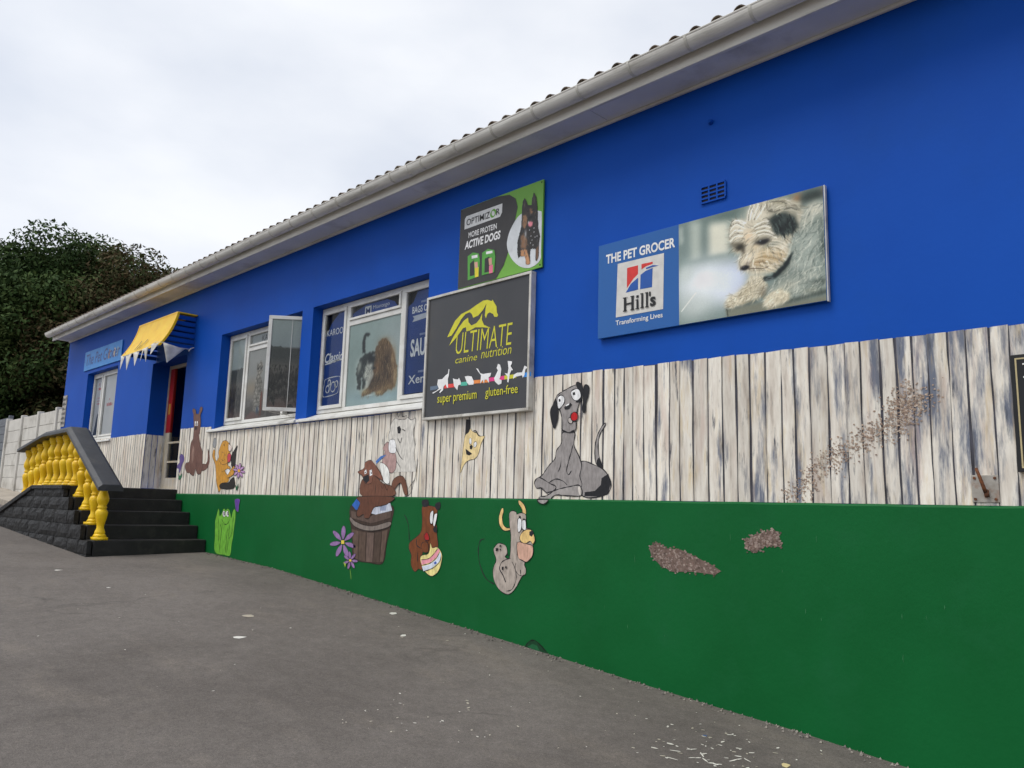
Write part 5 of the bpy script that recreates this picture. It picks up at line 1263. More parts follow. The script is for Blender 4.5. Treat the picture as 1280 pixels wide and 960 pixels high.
def dabs(name, key, n, size, cols, y, parent, base):
    mb = MB(); r_ = random.Random(4)
    for it in FIG[key]:
        P = pts_of(it[3]); xs = [q[0] for q in P]; zs = [q[1] for q in P]
        if base: fill(mb, P, y, lin(it[1], KP))
        made = 0
        while made < n:
            x, z = r_.uniform(min(xs), max(xs)), r_.uniform(min(zs), max(zs))
            if not inside_poly(P, x, z): continue
            if not base: x += r_.gauss(0, .045); z += r_.gauss(0, .04)
            else: x += r_.gauss(0, .012); z += r_.gauss(0, .010)
            s = size * r_.uniform(.5, 1.3); a0 = r_.random() * 6
            q = [(x + s * r_.uniform(.6, 1.1) * math.cos(a0 + t), z + s * .75 * r_.uniform(.6, 1.1) * math.sin(a0 + t)) for t in (0, 1.05, 2.1, 3.14, 4.2, 5.2)]
            fill(mb, q, y - 0.0003 - 0.000002 * made, lin(r_.choice(cols), KP)); made += 1
    o = mb.build(name, MURAL, parent, fix=False); return o
dabs('painted_soil', 'soil', 420, 0.010, ['6b584e', '7d6b62', '5a4b43', '877770', '746058', '94857b'], YD, pl, True)['label'] = 'painted patches of dug brown soil'
sp_ = dabs('painted_soil_spray', 'spray', 1300, 0.0072, ['a3907f', '917d6e', 'b0a092', '7d6a5e', '9c8674'], YU, wall, False); sp_['label'] = 'painted spray of flying brown soil'; sp_['kind'] = 'stuff'
# chipped plaster at the foot of the plinth
FIG['chip'] = [('f', '0d3a20', 0, '-4.83,-1.135 -4.78,-1.085 -4.72,-1.07 -4.66,-1.095 -4.56,-1.155 -4.62,-1.16 -4.7,-1.15 -4.8,-1.145'), ('f', '1a5a35', 0, '-4.80,-1.132 -4.74,-1.10 -4.69,-1.11 -4.66,-1.145 -4.72,-1.148'), ('l', '0a1a10', .008, '-4.83,-1.135 -4.78,-1.085 -4.72,-1.07 -4.66,-1.095 -4.56,-1.158')]
figure('chipped_plaster', 'chip', pl, YD, MURAL, 0)
mb = MB()
for i in range(16):
    x, z = random.uniform(-4, -0.6), random.uniform(-.9, -.05)
    h = random.uniform(.015, .06)
    stroke(mb, [(x, z), (x + random.uniform(-.004, .004), z - h / 2), (x, z - h)], 0.0025, YD, lin('3c7a50', 1.2))
mb.build('paint_drips', MURAL, pl, fix=False)

# ------------------------------------------------------------------ windows
def frame_bars(bars, name, parent, m=WHITE, bevel=0.004):
    mb = MB()
    for b in bars: mb.box(*b)
    return mb.build(name, m, parent, bevel=bevel)
def pane(parent, x0, x1, y, z0, z1):
    return MB().add([(x0, y, z0), (x1, y, z0), (x1, y, z1), (x0, y, z1)], [(0, 1, 2, 3)]).build('pane', GLASS, parent, fix=False)
def ring(x0, x1, y0, y1, z0, z1, w):
    """outer frame of four butted bars"""
    return [(x0, x1, y0, y1, z0, z0 + w), (x0, x1, y0, y1, z1 - w, z1), (x0, x0 + w, y0, y1, z0 + w, z1 - w), (x1 - w, x1, y0, y1, z0 + w, z1 - w)]
def sill(parent, x0, x1, z0, z1):
    return MB().prism([(0.16, z1), (0.16, z1 - 0.02), (-0.001, z0), (-0.045, z0), (-0.045, z0 + 0.028), (-0.03, z0 + 0.036)], x0, x1).build('sill', WHITE, parent, bevel=0.004)

# window with pet-food films, right of the pair
FY = 0.14
def shop_window(x0, x1, label):
    wdw = empty('window', ((x0 + x1) / 2, FY, 1.02), parent=bld)
    wdw['label'] = label
    frame_bars(ring(x0 + .002, x1 - .002, FY - .005, FY + .07, 1.085, 2.405, 0.045) +
               [(x0 + .565, x0 + .625, FY - .005, FY + .07, 1.13, 2.36), (x1 - .625 - .02, x1 - .565 - .02, FY - .005, FY + .07, 1.13, 2.36), (x0 + .625, x1 - .645, FY - .004, FY + .069, 2.105, 2.165)], 'frame', wdw)
    return wdw
def sash(parent, x0, x1, z0, z1, y=None, w=0.042):
    y = FY - .02 if y is None else y
    o = frame_bars(ring(x0, x1, y, y + .04, z0, z1, w), 'sash', parent)
    pane(parent, x0 + w, x1 - w, y + .02, z0 + w, z1 - w)
    return o
w2 = shop_window(-8.66, -6.37, 'white window with navy films and dog and cat picture')
a, b = -8.66, -6.37
sill(w2, a - .17, b + .04, 0.975, 1.085)
sash(w2, a + .048, a + .562, 1.133, 2.357)
sash(w2, b - .582, b - .048, 1.133, 2.357)
sash(w2, a + .628, b - .648, 2.168, 2.357, w=.03)
pane(w2, a + .625, b - .645, FY + .004, 1.13, 2.105)
FB = FY + 0.012
mb = MB(); mb.add([(a + .09, FB, 1.17), (a + .52, FB, 1.17), (a + .52, FB, 2.32), (a + .36, FB, 2.31), (a + .2, FB, 2.2), (a + .09, FB, 2.05)], [(0, 1, 2, 3, 4, 5)]); mb.build('navy_film', NAVY, w2, fix=False)
mb = MB(); mb.add([(b - .54, FB, 1.19), (b - .09, FB, 1.19), (b - .09, FB, 2.32), (b - .38, FB, 2.315), (b - .45, FB, 2.2), (b - .54, FB, 2.16)], [(0, 1, 2, 3, 4, 5)]); mb.build('navy_film', NAVY, w2, fix=False)
mb = MB(); mb.add([(a + .66, FB, 2.19), (b - .72, FB, 2.19), (b - .80, FB, 2.27), (b - .95, FB, 2.32), (a + .95, FB, 2.325), (a + .72, FB, 2.27), (a + .66, FB, 2.25)], [tuple(range(7))]); mb.build('navy_film', NAVY, w2, fix=False)
box('dark_backing', DARK, w2, a + .05, b - .05, FY + .071, FY + .08, 1.13, 2.36)
FT = FB - 0.003
text('film_lettering', 'KAROO', (-8.55, -8.19, 2.046, 2.127), FT, 'd3d6da', w2)
text('film_lettering', 'Classic', (-8.56, -8.17, 1.71, 1.829), FT, 'd3d6da', w2, shear=.25, bold=.02)
q = TXT['classic']; mb = MB(); stroke(mb, smooth_poly([(q[0] + .02, q[2] - .02), (q[0] + .2, q[2] - .005), (q[1] - .05, q[2] + .01)], False), .02, FT, lin('d3d6da')); mb.build('film_swoosh', PRINT, w2, fix=False)
q = TXT['badge']; mb = MB()
for P in ([(q[0], q[2] + .01), (q[0] + .02, q[3] - .05), (q[0] + .06, q[3]), (q[1] - .04, q[3] + .01), (q[1], q[3] - .03), (q[1] - .02, q[2] + .05), (q[1] - .07, q[2]), (q[0] + .05, q[2] - .02)],):
    stroke(mb, smooth_poly(P), .009, FT, lin('d3d6da'), True)
for cx, cz, r_ in ((q[0] + .10, q[2] + .07, .04), (q[0] + .22, q[2] + .09, .055), (q[0] + .29, q[2] + .12, .035), (q[0] + .13, q[3] - .05, .03)):
    stroke(mb, [(cx + r_ * math.cos(t), cz + r_ * 1.1 * math.sin(t)) for t in np.linspace(0, 6.28, 12, endpoint=False)], .016, FT - .0005, lin('d3d6da'), True)
mb.build('film_badge', PRINT, w2, fix=False)
q = TXT['M']; MB().add([(q[0], FT, q[2]), (q[1], FT, q[2]), (q[1], FT, q[3]), (q[0], FT, q[3])], [(0, 1, 2, 3)], lin('d3d6da')).build('film_square', PRINT, w2, fix=False)
text('film_lettering', 'M', (q[0] + .02, q[1] - .02, q[2] + .02, q[3] - .02), FT - .002, '1c376f', w2, bold=.01)
text('film_lettering', 'Montego', TXT['mont'], FT, 'c3c8d2', w2)
text('film_lettering', 'BAGS O\'W', (-6.83, -6.47, 2.067, 2.147), FT, 'd3d6da', w2, bold=.02)
q = (-6.82, -6.48, 1.985, 2.04); mb = MB(); fill(mb, [(q[0], q[2] - .01), (q[0] + .03, q[2] + .03), (q[0], q[3]), (q[1], q[3] + .01), (q[1], q[2] + .01), (q[0] + .08, q[2] - .005)], FT, lin('b9bfcb')); mb.build('film_ribbon', PRINT, w2, fix=False)
text('film_lettering', 'SAUC', (-6.83, -6.47, 1.587, 1.782), FT, 'd3d6da', w2, bold=.03)
text('film_lettering', 'XenP', (-6.846, -6.47, 1.291, 1.385), FT, 'd3d6da', w2, bold=.01)
for z in (2.17, 1.81, 1.405): MB().box(-6.68, -6.5, FT - .0005, FT, z, z + .022, lin('7f8db0')).build('film_small_print', PRINT, w2)

A_ = Art(190, 180, '97a5a1')
A_.run(ART_DOGCAT)
A_.grain(.04)
A_.build('picture_film', a + .625, b - .645, 1.13, 2.105, FB, w2, k=1.45)

# window with the open casement
w1 = shop_window(-11.21, -8.92, 'white window with open casement and cat picture')
a, b = -11.21, -8.92
sill(w1, a - .17, b + .04, 0.975, 1.085)
sash(w1, a + .048, a + .562, 1.133, 2.357)
sash(w1, a + .628, b - .648, 2.168, 2.357, w=.03)
pane(w1, a + .625, b - .645, FY + .004, 1.13, 2.105)
box('dark_backing', DARK, w1, a + .05, b - .05, FY + .071, FY + .08, 1.13, 2.36)
def landscape(nx, nz, seed, hor, fog=.0):
    A_ = Art(nx, nz, '3f3b37')
    A_.lay(np.clip((A_.v - hor) * 30, 0, 1), '9aa3a3')
    A_.lay(np.clip((A_.v - hor - .1) * 3, 0, 1), 'a7b0ae', .8)
    hz = hor + .05 * (A_.noise(4, seed) - .3) + .035 * (A_.noise(14, seed + 1) - .5)
    A_.lay(((A_.v < hz) & (A_.v > hor - .22)).astype(float), '4a4d4a', .9)
    A_.lay(np.clip(1 - np.abs(A_.v - hor + .2) * 9, 0, 1), '6d675f', .8)
    bands = .5 + .5 * np.sin(A_.v * 60 + 5 * A_.noise(6, seed + 2))
    A_.lay(((A_.v < hor - .18) * bands * (A_.noise(22, seed + 4) > .42)), '6f6a62', .55)
    A_.lay(((A_.v < hor - .18) * (A_.noise(30, seed + 6) > .6)), '252422', .6)
    A_.lay(np.clip(1 - A_.v * 7, 0, 1) * (A_.noise(10, seed + 7) > .3), '8a6f66', .7)
    return A_
A_ = landscape(70, 160, 3, .60); A_.grain(.05)
A_.build('picture_film', a + .09, a + .52, 1.175, 2.315, FB, w1)
A_ = Art(190, 170, 'a3a29e')
A_.lay(np.clip(1 - A_.v * 1.6, 0, 1), '5f5750', .9)
A_.blob(.12, .45, .25, .12, 'b39a7a', .5)
A_.lay(np.clip(1 - A_.v * 3, 0, 1) * (A_.noise(14, 2) > .45), '413a34', .6)
m = A_.poly('0.235,0.828 0.262,0.79 .30,.785 0.338,0.834 0.408,0.787 0.407,0.678 0.352,0.612 0.414,0.513 0.422,0.331 0.386,0.117 0.241,0.120 0.197,0.242 0.221,0.497 0.253,0.623', '8c857b', 1, .02)
A_.fur(m, 700, -1.5, 7, ['4a463f', 'b0a89c', '6b655b', 'cfc8bd'], .4, .6)
A_.lay(m * (np.sin(A_.v * 110 + 3 * A_.noise(8, 3)) > .5), '4a463f', .28)
A_.blob(.285, .72, .022, .018, '1c1c18', .9, 4); A_.blob(.365, .715, .022, .018, '1c1c18', .9, 4); A_.blob(.32, .655, .02, .014, 'c9bfb3', .8, 4)
A_.poly('0.401,0.368 0.446,0.382 0.447,0.022 0.396,0.044', '7a4433', 1, .02)
A_.poly('0,.03 .178,.12 .36,.06 .42,0 0,0', '7a5f58', 2, .02)
A_.blob(.33, .12, .03, .05, '35507a', .7)
A_.grain(.05)
A_.build('picture_film', a + .625, b - .645, 1.13, 2.105, FB, w1)
MB().box(a + .66, b - .68, FB, FB + .003, 2.2, 2.33, lin('979b9b', KP)).build('grey_film', PRINT, w1)
text('film_lettering', 'KAROO', (-10.244, -9.80, 2.215, 2.30), FT, '3a3a3a', w1)
# the open casement swings out from the right-hand frame
def open_sash():
    wdt, zb, zt = 0.50, 1.133, 2.357
    hx, hy = b - .05, FY - .01
    ang = R(180 + 50)                   # direction from hinge to free edge
    e = empty('open_sash', (hx, hy, zb), parent=w1)
    def rb(bars, name, m, bevel=0.0):
        mb = MB()
        for q in bars: mb.box(*q)
        ca, sa = math.cos(ang), math.sin(ang)
        mb.v = [(hx + x * ca - y * sa, hy + x * sa + y * ca, z) for x, y, z in mb.v]
        return mb.build(name, m, w1, bevel=bevel)
    bpy.data.objects.remove(e)
    fr = rb(ring(0.0, wdt, -0.02, 0.02, zb, zt, 0.045), 'open_sash', WHITE, 0.004)
    ca, sa = math.cos(ang), math.sin(ang)
    MB().add([(hx + x_ * ca - .008 * sa, hy + x_ * sa + .008 * ca, z_) for x_, z_ in ((wdt - .045, zb + .045), (.045, zb + .045), (.045, zt - .045), (wdt - .045, zt - .045))], [(0, 1, 2, 3)]).build('pane', GLASS, w1, fix=False)
    rb([(0.2, 0.206, .012, .016, zb + .045, zt - .045)], 'film_seam', WHITE)
    A_ = landscape(70, 170, 12, .66)
    A_.lay(np.clip((A_.v - .7) * 4, 0, 1), 'a9b4ae', .6); A_.grain(.05)
    o = A_.build('picture_film', 0, wdt - .09, zb + .045, zt - .045, 0, None)
    # stand the film in the sash
    COLx = Matrix.Rotation(ang, 4, 'Z')
    o.parent = w1
    c = Vector((math.cos(ang), math.sin(ang), 0)) * (wdt / 2)
    n_ = Vector((-math.sin(ang), math.cos(ang), 0))
    pos = Vector((hx, hy, zb + .045 + UP)) + c - n_ * 0.004
    o.location = pos - WL[w1.name]
    o.rotation_euler = (0, 0, ang)
    tube = MB().tube([(hx - .35, hy + .0, zb - .02), (hx + math.cos(ang) * .42, hy + math.sin(ang) * .42, zb - .012)], 0.005, 6)
    tube.build('casement_stay', ALU, w1)
open_sash()

# window at the far end, white blinds with faint red print
FY0 = 0.12
w0 = empty('window', (-16.4, FY0, 1.05), parent=bld); w0['label'] = 'white end window with pale blinds under the name board'
a, b = -17.21, -15.51
frame_bars(ring(a + .002, b - .002, FY0, FY0 + .06, 1.10, 2.425, .05) + [(a + .56, a + .63, FY0, FY0 + .06, 1.15, 2.375)], 'frame', w0)
for p, q in ((a + .055, a + .555), (a + .635, b - .055)):
    frame_bars(ring(p, q, FY0 - .01, FY0 + .03, 1.155, 2.37, .035), 'sash', w0)
    pane(w0, p + .035, q - .035, FY0 + .012, 1.19, 2.335)
    box('blind', BLIND, w0, p + .01, q - .01, FY0 + .035, FY0 + .04, 1.16, 2.365)
mb = MB()
for (x_, z_, w_, h_, c_) in ((-16.97, 2.10, .18, .05, 'c06a68'), (-16.95, 2.19, .05, .05, 'c06a68'), (-16.98, 1.93, .2, .02, 'b98a94'), (-16.98, 1.87, .2, .02, 'b98a94'), (-16.98, 1.81, .18, .03, 'c07a80'), (-16.4, 1.74, .32, .07, 'b5555a'), (-16.28, 1.85, .08, .05, 'b5555a')):
    for j in range(int(w_ / .045)):
        mb.box(x_ + j * .045, x_ + j * .045 + random.uniform(.02, .037), FY0 + .031, FY0 + .034, z_, z_ + h_ * random.uniform(.7, 1), lin(c_, KP))
mb.build('film_small_print', PRINT, w0)
mb = MB(); fill(mb, smooth_poly([(-17.02, 1.2), (-16.98, 1.35), (-16.94, 1.5), (-16.9, 1.6), (-16.85, 1.63), (-16.82, 1.55), (-16.83, 1.4), (-16.78, 1.28), (-16.75, 1.2)]), FY0 + .033, lin('3a4148', KP)); mb.build('film_silhouette', PRINT, w0, fix=False)
sill(w0, a - .03, b + .03, 1.02, 1.10)

# ------------------------------------------------------------------ doorway
dr = empty('door', (-13.1, .31, .15), parent=bld); dr['label'] = 'glazed shop door with red stile in the recess'
DY = 0.30
box('threshold', CREAM, dr, -13.798, -12.402, 0.22, 0.40, 0.146, 0.17)
box('red_stile', RED, dr, -13.77, -13.60, DY, DY + .05, 1.11, 2.20, bevel=.004)
box('cream_stile', CREAM, dr, -13.77, -13.60, DY, DY + .05, 0.171, 1.108, bevel=.004)
box('frame_edge', ALU, dr, -13.797, -13.772, DY - .015, DY + .05, 0.171, 2.257)
box('head_rail', CREAM, dr, -13.772, -12.403, DY, DY + .05, 2.202, 2.257)
box('right_stile', CREAM, dr, -12.50, -12.403, DY, DY + .05, 0.171, 2.20)
box('meeting_stile', DARK, dr, -13.10, -13.02, DY, DY + .05, 0.171, 2.20)
for p, q in ((-13.60, -13.10), (-13.02, -12.50)):
    box('bottom_rail', CREAM, dr, p, q, DY + .001, DY + .049, 0.171, 0.35)
    for z in (0.60, 0.92):
        box('muntin', CREAM, dr, p, q, DY + .001, DY + .049, z, z + .03)
    for z0_, z1_ in ((.35, .60), (.63, .92), (.95, 2.20)):
        pane(dr, p, q, DY + .025, z0_, z1_)
MB().box(-13.72, -13.64, DY - .003, DY - .001, 1.42, 1.60, lin('b98a35', KP)).build('door_sticker', PRINT, dr)

# small fittings on the wall
vent = empty('air_brick', (-3.0, 0, 2.30), parent=bld); vent['label'] = 'blue painted air brick above the puppy sign'
box('vent_back', DARK, vent, -3.104, -2.908, -0.004, -0.002, 2.306, 2.430)
bars = [(-3.108 , -2.904, -.016, -.0045, z - .006, z + .006) for z in (2.305, 2.336, 2.368, 2.40, 2.432)] + [(x - .006, x + .006, -.0155, -.0045, 2.311, 2.426) for x in (-3.108, -3.04, -2.972, -2.904)]
frame_bars(bars, 'vent_grid', vent, BLUE, 0)
kn = MB(); kn.tube([(-3.02, -0.002, 2.933), (-3.02, -0.03, 2.933)], [.022, .018], 10); kn.tube([(-3.02, -0.03, 2.933), (-3.012, -0.045, 2.925)], [.010, .012], 8)
kn.build('wall_stud', BLUE, bld)

# ------------------------------------------------------------------ signs
# pale sign with puppy photograph
s1 = empty('signboard', (-3.12, -.02, 1.39), 'wide blue and photo sign with white puppy lying down', 'sign')
box('panel', SIGNBLUE, s1, -4.07, -2.16, -.040, -.012, 1.39, 2.178, bevel=.002)
SY = -.042
text('lettering', 'THE PET GROCER', (-3.99, -3.32, 2.005, 2.085), SY, 'dcdcda', s1, bold=.03)
figure('emblem', 'hillmark', s1, SY, PRINT, 0)
q = TXT['hills']
mb = MB(); hz0, hz1 = 1.575, 1.690; hh = hz1 - hz0; ik = lin('1c1c1e')
def stem(x0, x1, z0, z1, srf=.008, top=True):
    mb.box(x0, x1, SY - .006, SY - .004, z0, z1, ik)
    mb.box(x0 - srf, x1 + srf, SY - .0075, SY - .0062, z0, z0 + .008, ik)
    if top: mb.box(x0 - srf, x1, SY - .0075, SY - .0062, z1 - .008, z1, ik)
stem(-3.80, -3.778, hz0, hz1); mb.box(-3.77, -3.765, SY - .0075, SY - .0062, hz1 - .008, hz1, ik)
stem(-3.727, -3.705, hz0, hz1); mb.box(-3.704, -3.697, SY - .0075, SY - .0062, hz1 - .008, hz1, ik)
mb.box(-3.777, -3.728, SY - .006, SY - .004, hz0 + hh * .46, hz0 + hh * .56, ik)
stem(-3.677, -3.659, hz0, hz0 + hh * .68); mb.box(-3.679, -3.657, SY - .006, SY - .004, hz0 + hh * .8, hz0 + hh * .97, ik)
stem(-3.631, -3.613, hz0, hz1 + .005); stem(-3.586, -3.568, hz0, hz1 + .005)
mb.box(-3.557, -3.543, SY - .006, SY - .004, hz1 - .03, hz1 + .005, ik)
mb.build('lettering', PRINT, s1)
text('lettering', 's', (-3.548, -3.495, hz0, hz0 + hh * .66), SY - .005, '1c1c1e', s1, bold=.03)
text('lettering', 'Transforming Lives', (-3.885, -3.435, 1.463, 1.515), SY, 'd6d6d4', s1, bold=.012)
A_ = Art(270, 190, '84918d')
A_.run(ART_PUPPY)
A_.im = np.clip(.50 + (A_.im - .56) * 1.28, 0, 1)
A_.grain(.035)
A_.build('photograph', -3.287, -2.164, 1.392, 2.176, SY, s1)
box('panel_edge', ALU, s1, -2.1595, -2.152, -.0405, -.012, 1.385, 2.178)

# green and charcoal sign with shepherd dog
s2 = empty('signboard', (-5.3, -.015, 2.135), 'green and charcoal sign with shepherd dog above the framed sign', 'sign')
GSIGN = mat('sign_green_face', lin('639a34', 1.15), lin('6aa23a', 1.15), rough=0.35, scale=2)
box('panel', GSIGN, s2, -5.872, -4.731, -.028, -.010, 2.135, 2.960, bevel=.0015)
SY = -.0300
FIG['optdisc'][0] = ('f', '363434', 0, '-5.868,2.139 -5.868,2.956 -5.33,2.956 -5.17,2.93 -5.085,2.87 -5.055,2.78 -5.10,2.60 -5.14,2.42 -5.22,2.25 -5.32,2.139')
FIG['optdisc'][1] = ('f', 'c9cdd0', 1, ' '.join('%.3f,%.3f' % (min(a_, -4.742), b_) for a_, b_ in pts_of(FIG['optdisc'][1][3])))
figure('printed_shapes', 'optdisc', s2, SY, PRINT, 0)
q = TXT['optbox']; mb = MB(); fill(mb, [(-5.80, 2.735), (-5.80, 2.845), (-5.775, 2.868), (-5.262, 2.868), (-5.262, 2.78), (-5.29, 2.742)], SY - .002, lin('cfd0d0', KP)); mb.build('name_panel', PRINT, s2, fix=False)
text('lettering', 'OPTIMIZ', (-5.77, -5.43, 2.765, 2.832), SY - .004, '2a2a2c', s2, bold=.01)
mb = MB(); stroke(mb, [(-5.385 + .032 * math.cos(t), 2.80 + .034 * math.sin(t)) for t in np.linspace(0, 6.283, 16, endpoint=False)], .016, SY - .004, lin('5f9a34', KP), True); mb.build('lettering', PRINT, s2, fix=False)
text('lettering', 'R', (-5.342, -5.292, 2.768, 2.832), SY - .004, '2a2a2c', s2, bold=.01)
text('lettering', 'MORE PROTEIN', (-5.735, -5.33, 2.632, 2.690), SY - .002, 'dadada', s2, bold=.02)
text('lettering', 'ACTIVE DOGS', (-5.785, -5.275, 2.522, 2.606), SY - .002, 'e4e4e4', s2, shear=.12, bold=.035)
figure('printed_packs', 'packs', s2, SY - .002, PRINT, 0)
A_ = Art(100, 200, '26221f')
A_.run(ART_SHEPHERD)
A_.build('photograph', -5.06, -4.738, 2.19, 2.86, SY - .003, s2, cut=True)
for x_, z_ in ((-5.85, 2.935), (-4.752, 2.938), (-4.752, 2.16)): MB().tube([(x_, -.027, z_), (x_, -.031, z_)], .008, 8).build('screw', DARK, s2)

# charcoal framed sign
s3 = empty('signboard', (-5.55, -.03, .855), 'charcoal sign in silver frame with leaping yellow dog', 'sign')
box('panel', CHAR, s3, -6.285, -4.835, -.052, -.008, .868, 2.095)
frame_bars(ring(-6.305, -4.818, -.068, -.004, .85, 2.112, .026), 'frame', s3, ALU, .003)
SY = -.054
figure('leaping_dog', 'leap', s3, SY, PRINT, 0)
text('lettering', 'ULTIMATE', (-5.835, -5.055, 1.468, 1.675), SY, 'c3bf2e', s3, shear=.12, bold=-.008)
text('lettering', 'canine', (-5.835, -5.52, 1.378, 1.440), SY, 'c3bf2e', s3, shear=.2, bold=-.004)
text('lettering', 'nutrition', (-5.465, -5.06, 1.385, 1.468), SY, 'c3bf2e', s3, shear=.2, bold=-.004)
pieces('colour_bar', 'bar', s3, SY, PRINT)
pieces('pet_silhouette', 'pets', s3, SY - .002, PRINT)
text('lettering', 'super premium', (-6.08, -5.505, .982, 1.092), SY - .004, 'c3bf2e', s3, bold=.005)
text('lettering', 'gluten-free', (-5.385, -4.962, .992, 1.10), SY - .004, 'c3bf2e', s3, bold=.005)

# name board over the end window
s4 = empty('name_board', (-16.4, -.01, 2.5), 'light blue hand painted name board over the end window', 'sign')
box('panel', PETBOARD, s4, -17.45, -15.355, -.022, -.004, 2.503, 2.890, bevel=.003)
text('lettering', 'The Pet Grocer', (-17.34, -15.43, 2.60, 2.83), -.024, '123f86', s4, shear=.15, bold=.012)
mb = MB()
for i in range(9):
    x = -17.1 + i * .12 + random.uniform(-.03, .03); z = 2.60 + random.uniform(0, .05)
    stroke(mb, [(x, z), (x + .01, z - random.uniform(.02, .06))], .02, -.0235, lin('1a56a0', KP))
for x, c_ in ((-16.0, '8a6a4a'), (-15.72, 'b0a08a'), (-15.56, '7a9ab0')): fill(mb, smooth_poly([(x - .05, 2.64), (x, 2.60), (x + .05, 2.66), (x + .04, 2.76), (x - .02, 2.78)]), -.0232, lin(c_, KP))
mb.build('paint_smears', PRINT, s4, fix=False)

# small plate at the far corner
s5 = empty('corner_plate', (-18.52, -.01, 1.42), 'narrow grey lettered plate on the far corner of the wall', 'sign')
box('panel', PLATE, s5, -18.64, -18.38, -.014, -.002, 1.44, 2.10)
mb = MB()
for i in range(6):
    z = 1.49 + i * .1
    for j in range(4):
        mb.box(-18.62 + j * .06, -18.62 + j * .06 + random.uniform(.02, .045), -.017, -.0145, z, z + random.uniform(.03, .07), lin('26282a'))
mb.build('dark_print', PRINT, s5)

# black notice board at the right edge of the view
s6 = empty('notice_board', (-.6, -.02, .27), 'black notice board with thin gold border beside the wall hook', 'sign')
NB = mat('black_notice_face', lin('141416'), lin('19191b'), rough=.3)
box('panel', NB, s6, -1.158, 0.1, -.030, -.006, .272, .912, bevel=.002)
mb = MB()
for q in ring(-1.136, 0.078, -.0325, -.031, .292, .892, .008): mb.box(*q, lin('b0a27a', KP))
mb.build('border_line', PRINT, s6)
mb = MB(); c_ = lin('d9d9d5', KP)
mb.box(-1.085, -1.065, -.0325, -.031, .78, .86, c_); mb.box(-1.10, -1.05, -.034, -.0327, .852, .86, c_); mb.box(-1.10, -1.05, -.034, -.0327, .78, .788, c_)
mb.build('lettering', PRINT, s6); mb = MB()
mb.box(-1.085, -1.05, -.0325, -.031, .455, .475, c_); mb.box(-1.085, -1.07, -.034, -.0327, .44, .49, c_)
mb.build('lettering', PRINT, s6)

# rusty hook on its plate
hk = empty('wall_hook', (-1.32, -.01, .107), 'rusty iron hook on bolted grey plate above the green base', 'hook')
box('plate', PLATE, hk, -1.392, -1.257, -.012, -.0055, .108, .258, bevel=.002)
for x_, z_ in ((-1.375, .125), (-1.274, .125), (-1.375, .241), (-1.274, .241)): MB().tube([(x_, -.012, z_), (x_, -.018, z_)], .008, 6).build('bolt', RUST, hk)
MB().tube([(-1.318, -.012, .165), (-1.318, -.035, .165), (-1.322, -.05, .19), (-1.335, -.055, .24), (-1.352, -.058, .295)], [.012, .011, .010, .009, .008], 8).build('hook_rod', RUST, hk, smooth=True)
MB().tube([(-1.318, -.013, .17), (-1.316, -.03, .16), (-1.312, -.03, .135)], .012, 8).build('hook_root', RUST, hk, smooth=True)

# ------------------------------------------------------------------ awning and bunting over the door
aw = empty('awning', (-12.9, -.25, 2.27), 'curved yellow awning over the shop doorway', 'awning')
AX0, AX1 = -13.70, -12.14
cur = smooth_poly([(-.30, 2.84), (-.335, 2.70), (-.40, 2.53), (-.47, 2.40), (-.545, 2.285)], False, 8)
mb = MB()
pr = []
for i in range(len(cur) - 1):                 # ribbed boards down the curve
    (y0, z0), (y1, z1) = cur[i], cur[i + 1]
    l = math.hypot(y1 - y0, z1 - z0); nx_, nz_ = (z1 - z0) / l, -(y1 - y0) / l
    s_ = 1 if nx_ < 0 else -1
    pr += [(y0 + nx_ * s_ * .009, z0 + nz_ * s_ * .009), (y1 + nx_ * s_ * .004, z1 + nz_ * s_ * .004)]
prof = pr + [(q[0] + .012, q[1]) for q in reversed(cur)]
mb.prism(prof, AX0, AX1).build('canopy', YELLOW, aw)
box('top_board', YELLOW, aw, AX0 - .01, AX1 + .01, -.315, -.002, 2.832, 2.852, bevel=.003)
for xx in (AX0 - .012, AX1 - .010):
    MB().prism([(y - .014, z) for y, z in cur] + [(y + .022, z) for y, z in reversed(cur)], xx, xx + .022).build('edge_trim', YELLOW, aw)
for xx in (AX0 + .02, AX1 - .05):
    for i in range(6):
        z = 2.30 + i * .09
        yf = float(np.interp(-z, [-q[1] for q in cur], [q[0] for q in cur])) + .02
        MB().prism([(xx, z), (xx + .010, z), (xx + .034, z + .058), (xx + .024, z + .058)], yf, -.004, 'y').build('side_slat', BLUE, aw)
mb = MB()
def onaw(x, t):                               # a point on the canopy front, t up from the lower edge
    i = len(cur) - 1 - t * 8
    y = np.interp(i, range(len(cur)), [q[0] for q in cur]); z = np.interp(i, range(len(cur)), [q[1] for q in cur])
    return (x, y - .030, z)
def awbar(x0, t0, x1, t1, w_=.034):
    n = 6
    A1 = [onaw(x0 + (x1 - x0) * i / n - w_ / 2, t0 + (t1 - t0) * i / n) for i in range(n + 1)]; B1 = [onaw(x0 + (x1 - x0) * i / n + w_ / 2, t0 + (t1 - t0) * i / n) for i in range(n + 1)]
    mb.add(A1 + B1, [(i, n + 1 + i, n + 2 + i, i + 1) for i in range(n)], lin('1d1808'))
awbar(-13.16, .5, -13.14, 1.75); awbar(-13.16, .56, -13.05, .56, .03); awbar(-13.05, .5, -13.05, 1.1); awbar(-13.14, 1.08, -13.05, 1.08, .03)
awbar(-12.99, 1.72, -12.87, 1.72, .03); awbar(-12.88, 1.7, -12.97, .56); awbar(-12.98, .54, -12.86, .54, .03)
mb.build('house_number', PRINT, aw, fix=False)

